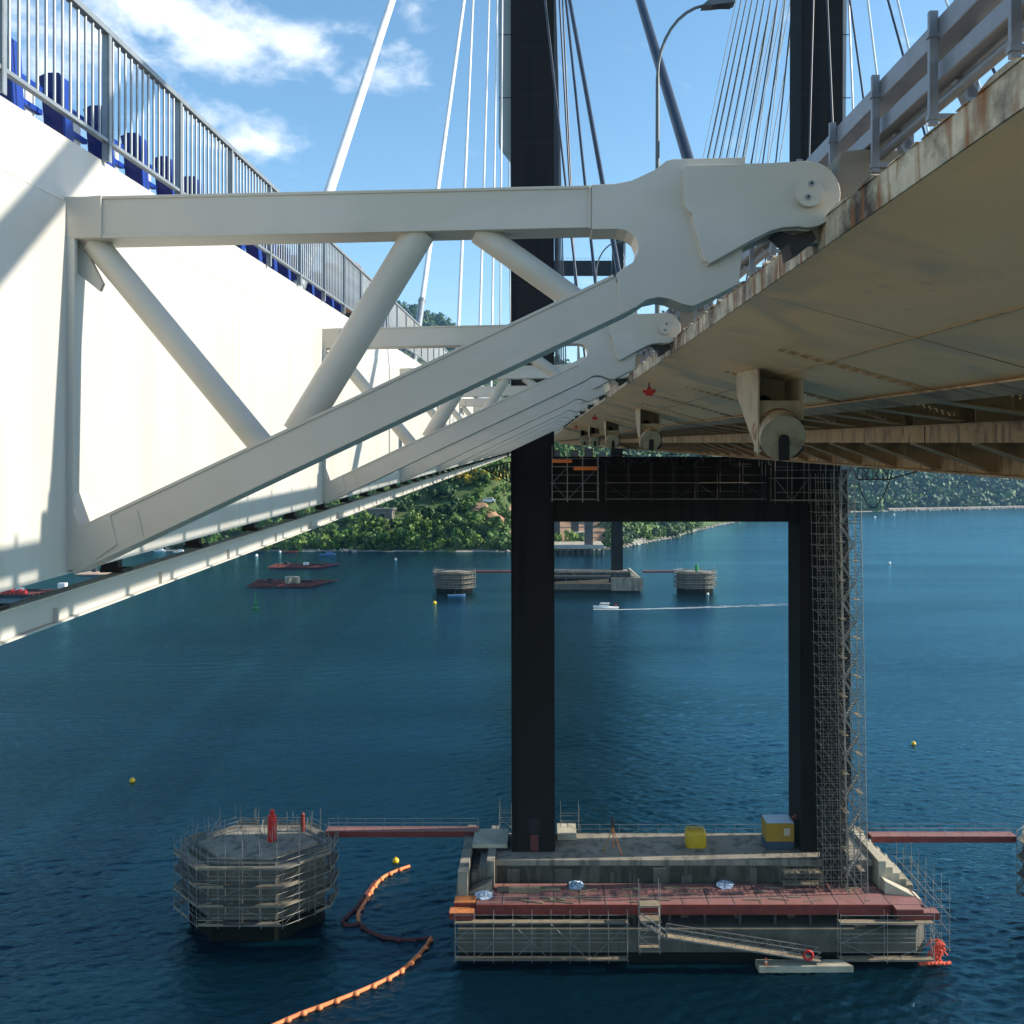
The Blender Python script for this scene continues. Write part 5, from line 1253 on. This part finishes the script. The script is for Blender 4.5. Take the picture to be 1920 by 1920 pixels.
def person(p, h, m, label):
    J = {'pel': (0, 0, .52), 'ch': (0, .02, .72), 'nk': (0, .02, .84), 'hd': (0, .02, .93), 'lk': (.06, .03, .27), 'lf': (.07, 0, .02), 'rk': (-.06, .03, .27), 'rf': (-.07, 0, .02), 'ls': (.11, 0, .80), 'le': (.15, .02, .63), 'lh': (.13, .1, .52), 'rs': (-.11, 0, .80), 're': (-.15, .02, .63), 'rh': (-.13, .1, .52)}
    rad = {'pel': .085, 'ch': .09, 'nk': .035, 'hd': .06, 'lk': .042, 'lf': .03, 'rk': .042, 'rf': .03, 'ls': .045, 'le': .032, 'lh': .024, 'rs': .045, 're': .032, 'rh': .024}
    me = bpy.data.meshes.new('person'); bm = bmesh.new(); ly = bm.verts.layers.skin.verify(); V = {}
    for k, v in J.items():
        V[k] = bm.verts.new(Vector(v) * h); V[k][ly].radius = (rad[k] * h,) * 2
    V['pel'][ly].use_root = True
    for a_, b_ in (('pel', 'ch'), ('ch', 'nk'), ('nk', 'hd'), ('pel', 'lk'), ('lk', 'lf'), ('pel', 'rk'), ('rk', 'rf'), ('ch', 'ls'), ('ls', 'le'), ('le', 'lh'), ('ch', 'rs'), ('rs', 're'), ('re', 'rh')): bm.edges.new((V[a_], V[b_]))
    bm.to_mesh(me); bm.free(); me.materials.append(MAT[m]); o = bpy.data.objects.new('person', me); COL.objects.link(o); o.location = p
    o.modifiers.new('skin', 'SKIN'); o.modifiers.new('sub', 'SUBSURF').levels = 1; tag(o, label, 'person')
person(T_(-4.1, 0, .75), 1.7, 'red_paint', 'person in a red top standing at the stern of the white motor boat')
foam = MB(); rr = random.Random(6)
x0, x1 = 1158, 1480
prev = None
for k in range(60):
    t = k / 59; px = x0 + (x1 - x0) * t; py = 1143 - 7 * t - 3 * t * t; wd = .5 + 2.4 * t
    for s_ in (-1, 1):
        for q in range(3):
            if rr.random() < t * .45: continue
            c = on_z(px + rr.uniform(-3, 3), py, .10) + Vector((0, s_ * wd * rr.uniform(.3, 1.0) + rr.uniform(-.3, .3), 0)); l = rr.uniform(.8, 2.4); wq = rr.uniform(.12, .3) * (1.2 - .5 * t)
            foam.add([c + Vector((-l, -wq, 0)), c + Vector((0, -wq * 1.3, .02)), c + Vector((l, 0, 0)), c + Vector((0, wq, .02))], [(0, 1, 2, 3)])
for k in range(40):
    c = on_z(1114 + k * 1.1, 1143, .12) + Vector((0, rr.uniform(-.9, .6), 0)); foam.add([c + Vector((-.8, -.2, 0)), c + Vector((.5, -.25, .02)), c + Vector((.9, .2, 0)), c + Vector((-.4, .22, .02))], [(0, 1, 2, 3)])
o = foam.build('wake_foam', 'foam'); o['kind'] = 'stuff'; tag(o, 'thin white wake trailing right of the motor boat', 'wake')
bt2, T2 = motor_boat(856, 1118, 8.0, R(5), 'small blue boat below the far left dolphin', 'hull_blue', False); person(T2(-.5, 0, .65), 1.75, 'dark_steel', 'person in dark clothes standing in the small blue boat')
motor_boat(615, 1041, 11, R(10), 'pale blue boat moored by the left shore', 'hull_blue', True)
motor_boat(545, 1036, 10, R(3), 'dull red boat moored close to the left shore', 'red_oxide', False)
for (px, py, lab) in ((300, 1034, 'leftmost white boat moored behind the hanging beam'), (314, 1031, 'white boat moored behind the hanging beam, right of another'), (338, 1036, 'small white boat right of the pair behind the hanging beam'), (205, 1056, 'white yacht hull seen between girder and hanging beam')):
    motor_boat(px, py, 9, R(random.uniform(-20, 20)), lab)
pm = on_z(216, 1052); a = MB(); a.tube(pm + Vector((0, 0, 0)), pm + Vector((0, 0, 8)), .12, 6); solo('mast', a, 'hull_white', 'slim white mast above the pale raft', 'mast', pm)
def raft(px, py, w_, d, m, label, hut=True, grid=14):
    p = on_z(px, py); r_ = empty('mussel_raft', p, label, 'raft', 'mussel rafts')
    a = MB(); n = grid
    for k in range(n + 1): x = -w_ / 2 + w_ * k / n; a.bar(p + Vector((x * .75 - 2, -d / 2, .9)), p + Vector((x + 2, d / 2, .9)), .5, .35)
    for k in range(6): y = -d / 2 + d * k / 5; a.bar(p + Vector((-w_ / 2 * (.82 + .04 * k), y, .6)), p + Vector((w_ / 2 * (.82 + .04 * k), y, .6)), .7, .5)
    a.build('timber_grid', m, r_)
    for k in range(4):
        c = p + Vector(((-.25 + .5 * (k % 2)) * w_, (-.25 + .5 * (k // 2)) * d, .15)); a = MB(); a.tube(c - Vector((3.5, 0, 0)), c + Vector((3.5, 0, 0)), .9, 10); a.build('float', 'raft_wood', r_)
    if hut:
        a = MB(); a.tube(p + Vector((1.2, -3, 1.1)), p + Vector((1.2, -3, 4.4)), 2.0, 14); a.tube(p + Vector((4.6, -2.5, 1.1)), p + Vector((4.6, -2.5, 4.2)), 1.8, 14); a.build('tanks', 'sunny_concrete', r_)
    else:
        a = MB(); a.box(p + Vector((1, 0, 1.1)), p + Vector((4, 2, 2.6))); a.build('white_box', 'hull_white', r_, .1)
    a = MB(); a.box(p + Vector((-w_ * .28, 2, 1.1)), p + Vector((-w_ * .28 + 2, 4, 2.9))); a.box(p + Vector((w_ * .15, 1, 1.1)), p + Vector((w_ * .15 + 6, 3, 2.0))); a.build('gear', 'dark_steel', r_)
raft(541, 1096, 39, 25, 'raft_wood', 'dark red mussel raft with two cream tanks, nearer of the pair')
raft(565, 1063, 38, 22, 'raft_wood', 'dark red mussel raft behind the one with cream tanks', False)
raft(192, 1077, 24, 14, 'raft_pale', 'pale timber raft seen just above the hanging beam', False, 18)
raft(25, 1113, 34, 16, 'raft_wood', 'raft with orange gear at the left edge, above the hanging beam', False)
pq = on_z(8, 1118); a = MB()
for k in range(9): a.box(pq + Vector((-8 + k * 2.0, 0, 1.1)), pq + Vector((-6.6 + k * 2.0, 1.5, 2.6 + .4 * (k % 2))))
solo('fish_crates', a, 'red_paint', 'bright orange red crates on the raft at the left edge', 'crates', pq + Vector((0, 0, 1.1)))
pq = on_z(108, 1108); a = MB(); a.box(pq, pq + Vector((3.4, 2.6, 3.6))); solo('raft_hut', a, 'hull_white', 'small white hut on the raft at the left', 'hut', pq, bevel=.05)

# ------------------------------------------------------------------ far approach viaduct on land
va = empty('approach_viaduct', (10, 650, 5), 'grey columns of the approach viaduct behind the second pier', 'viaduct')
for (px, y, w_) in ((1043, 640, 5.4), (1078, 645, 5.6), (1104, 600, 5.6), (1131, 700, 4.8)):
    c = on_y(px, 1000, y); a = MB(); a.prism([(c.x - w_ / 2, y, -1), (c.x + w_ / 2, y, -1), (c.x + w_ / 2, y + 4, -1), (c.x - w_ / 2, y + 4, -1)], (0, 0, 72)); a.build('column', 'column_far', va, .1)
dk = empty('dock', (20, 610, 0), 'concrete dock with dark piles at the foot of the viaduct', 'dock')
a = MB(); a.box((-2, 596, 4.0), (40, 634, 6.2)); a.build('deck', 'sunny_concrete', dk, .1)
a = MB(); a.box((-2, 595.6, 4.6), (40, 595.9, 6.8)); a.build('parapet', 'concrete_far', dk)
for k in range(11): a = MB(); a.tube((-1 + k * 4, 597.5, -2), (-1 + k * 4, 597.5, 4), .8, 8); a.build('pile', 'dark_steel', dk)
a = MB(); a.box((18, 640, 6), (34, 652, 12)); a.build('shed', 'sunny_concrete', dk, .1)
# retaining earth bank, site van, old walls on the left bank
def ground_hit(px, py):
    d = ray(px, py)
    for t_ in np.arange(400, 2600, 2.):
        p = Vector((0, 0, HC)) + d * t_
        if p.z < float(height(p.x, p.y)): return Vector((p.x, p.y, float(height(p.x, p.y))))
    return on_z(px, py)
p = ground_hit(918, 957)
a = MB()
pts = [ground_hit(x_, y_) for x_, y_ in ((880, 962), (905, 952), (958, 945), (958, 985), (930, 988), (900, 975))]
cz = sum((q.z for q in pts)) / len(pts)
a.prism([(q.x, q.y, q.z - 2) for q in pts], (0, 0, 7.0)); struct('ground', a, 'earth')
vn = empty('site_van', p + Vector((0, -4, 5)), 'white van parked on the bare earth yard of the left bank', 'van')
q0 = p + Vector((0, -6, 5.2)); a = MB(); a.box(q0 + Vector((-4.5, -1, 0)), q0 + Vector((4.5, 1.5, 2.0))); a.prism([q0 + Vector((-3, -.9, 2.01)), q0 + Vector((3.6, -.9, 2.01)), q0 + Vector((2.8, -.9, 3.2)), q0 + Vector((-2.2, -.9, 3.2))], (0, 2.2, 0)); a.build('body', 'hull_white', vn, .15)
a = MB(); a.box(q0 + Vector((-2.0, -1.05, 2.2)), q0 + Vector((2.4, -.98, 2.9))); a.build('window', 'glass_dark', vn)
for k in (-3, 3): a = MB(); a.tube(q0 + Vector((k, -1.1, 0)), q0 + Vector((k, 1.6, 0)), .7, 12); a.build('wheel', 'rubber', vn)
p = ground_hit(700, 985); ft = empty('stone_fort', p, 'old grey stone walls with flat top half hidden in the left bank trees', 'ruin')
a = MB(); a.box(p + Vector((-14, 0, -4)), p + Vector((14, 14, 11))); a.build('wall', 'stone_wall', ft, .3)
a = MB(); a.box(p + Vector((-15, -1, 11.02)), p + Vector((15, 15, 12.2))); a.build('roof', 'stone_wall', ft)
for k in range(3): a = MB(); a.box(p + Vector((-9 + 7 * k, -.1, 3)), p + Vector((-6 + 7 * k, .4, 8))); a.build('opening', 'rubber', ft)
p = ground_hit(700, 1012); a = MB(); a.box(p + Vector((-12, 0, -3)), p + Vector((14, 2, 1.2))); solo('quay_wall', a, 'rock_pale', 'low pale quay wall at the foot of the left bank', 'wall', p)

# ------------------------------------------------------------------ haze
hz = MB(); hz.box((-2600, -400, -9), (2600, 3200, 560))
HZ = bpy.data.materials.new('haze_air'); HZ.use_nodes = True; t = HZ.node_tree; t.nodes.clear()
o_ = N(t, 'ShaderNodeOutputMaterial'); pv = N(t, 'ShaderNodeVolumePrincipled'); pv.inputs['Color'].default_value = (.30, .62, 1, 1); pv.inputs['Density'].default_value = .00008; pv.inputs['Anisotropy'].default_value = .2
L(t, pv.outputs[0], o_.inputs['Volume']); MAT['haze_air'] = HZ
USE_HAZE = True
if USE_HAZE:
    o = hz.build('haze', 'haze_air'); o['kind'] = 'stuff'
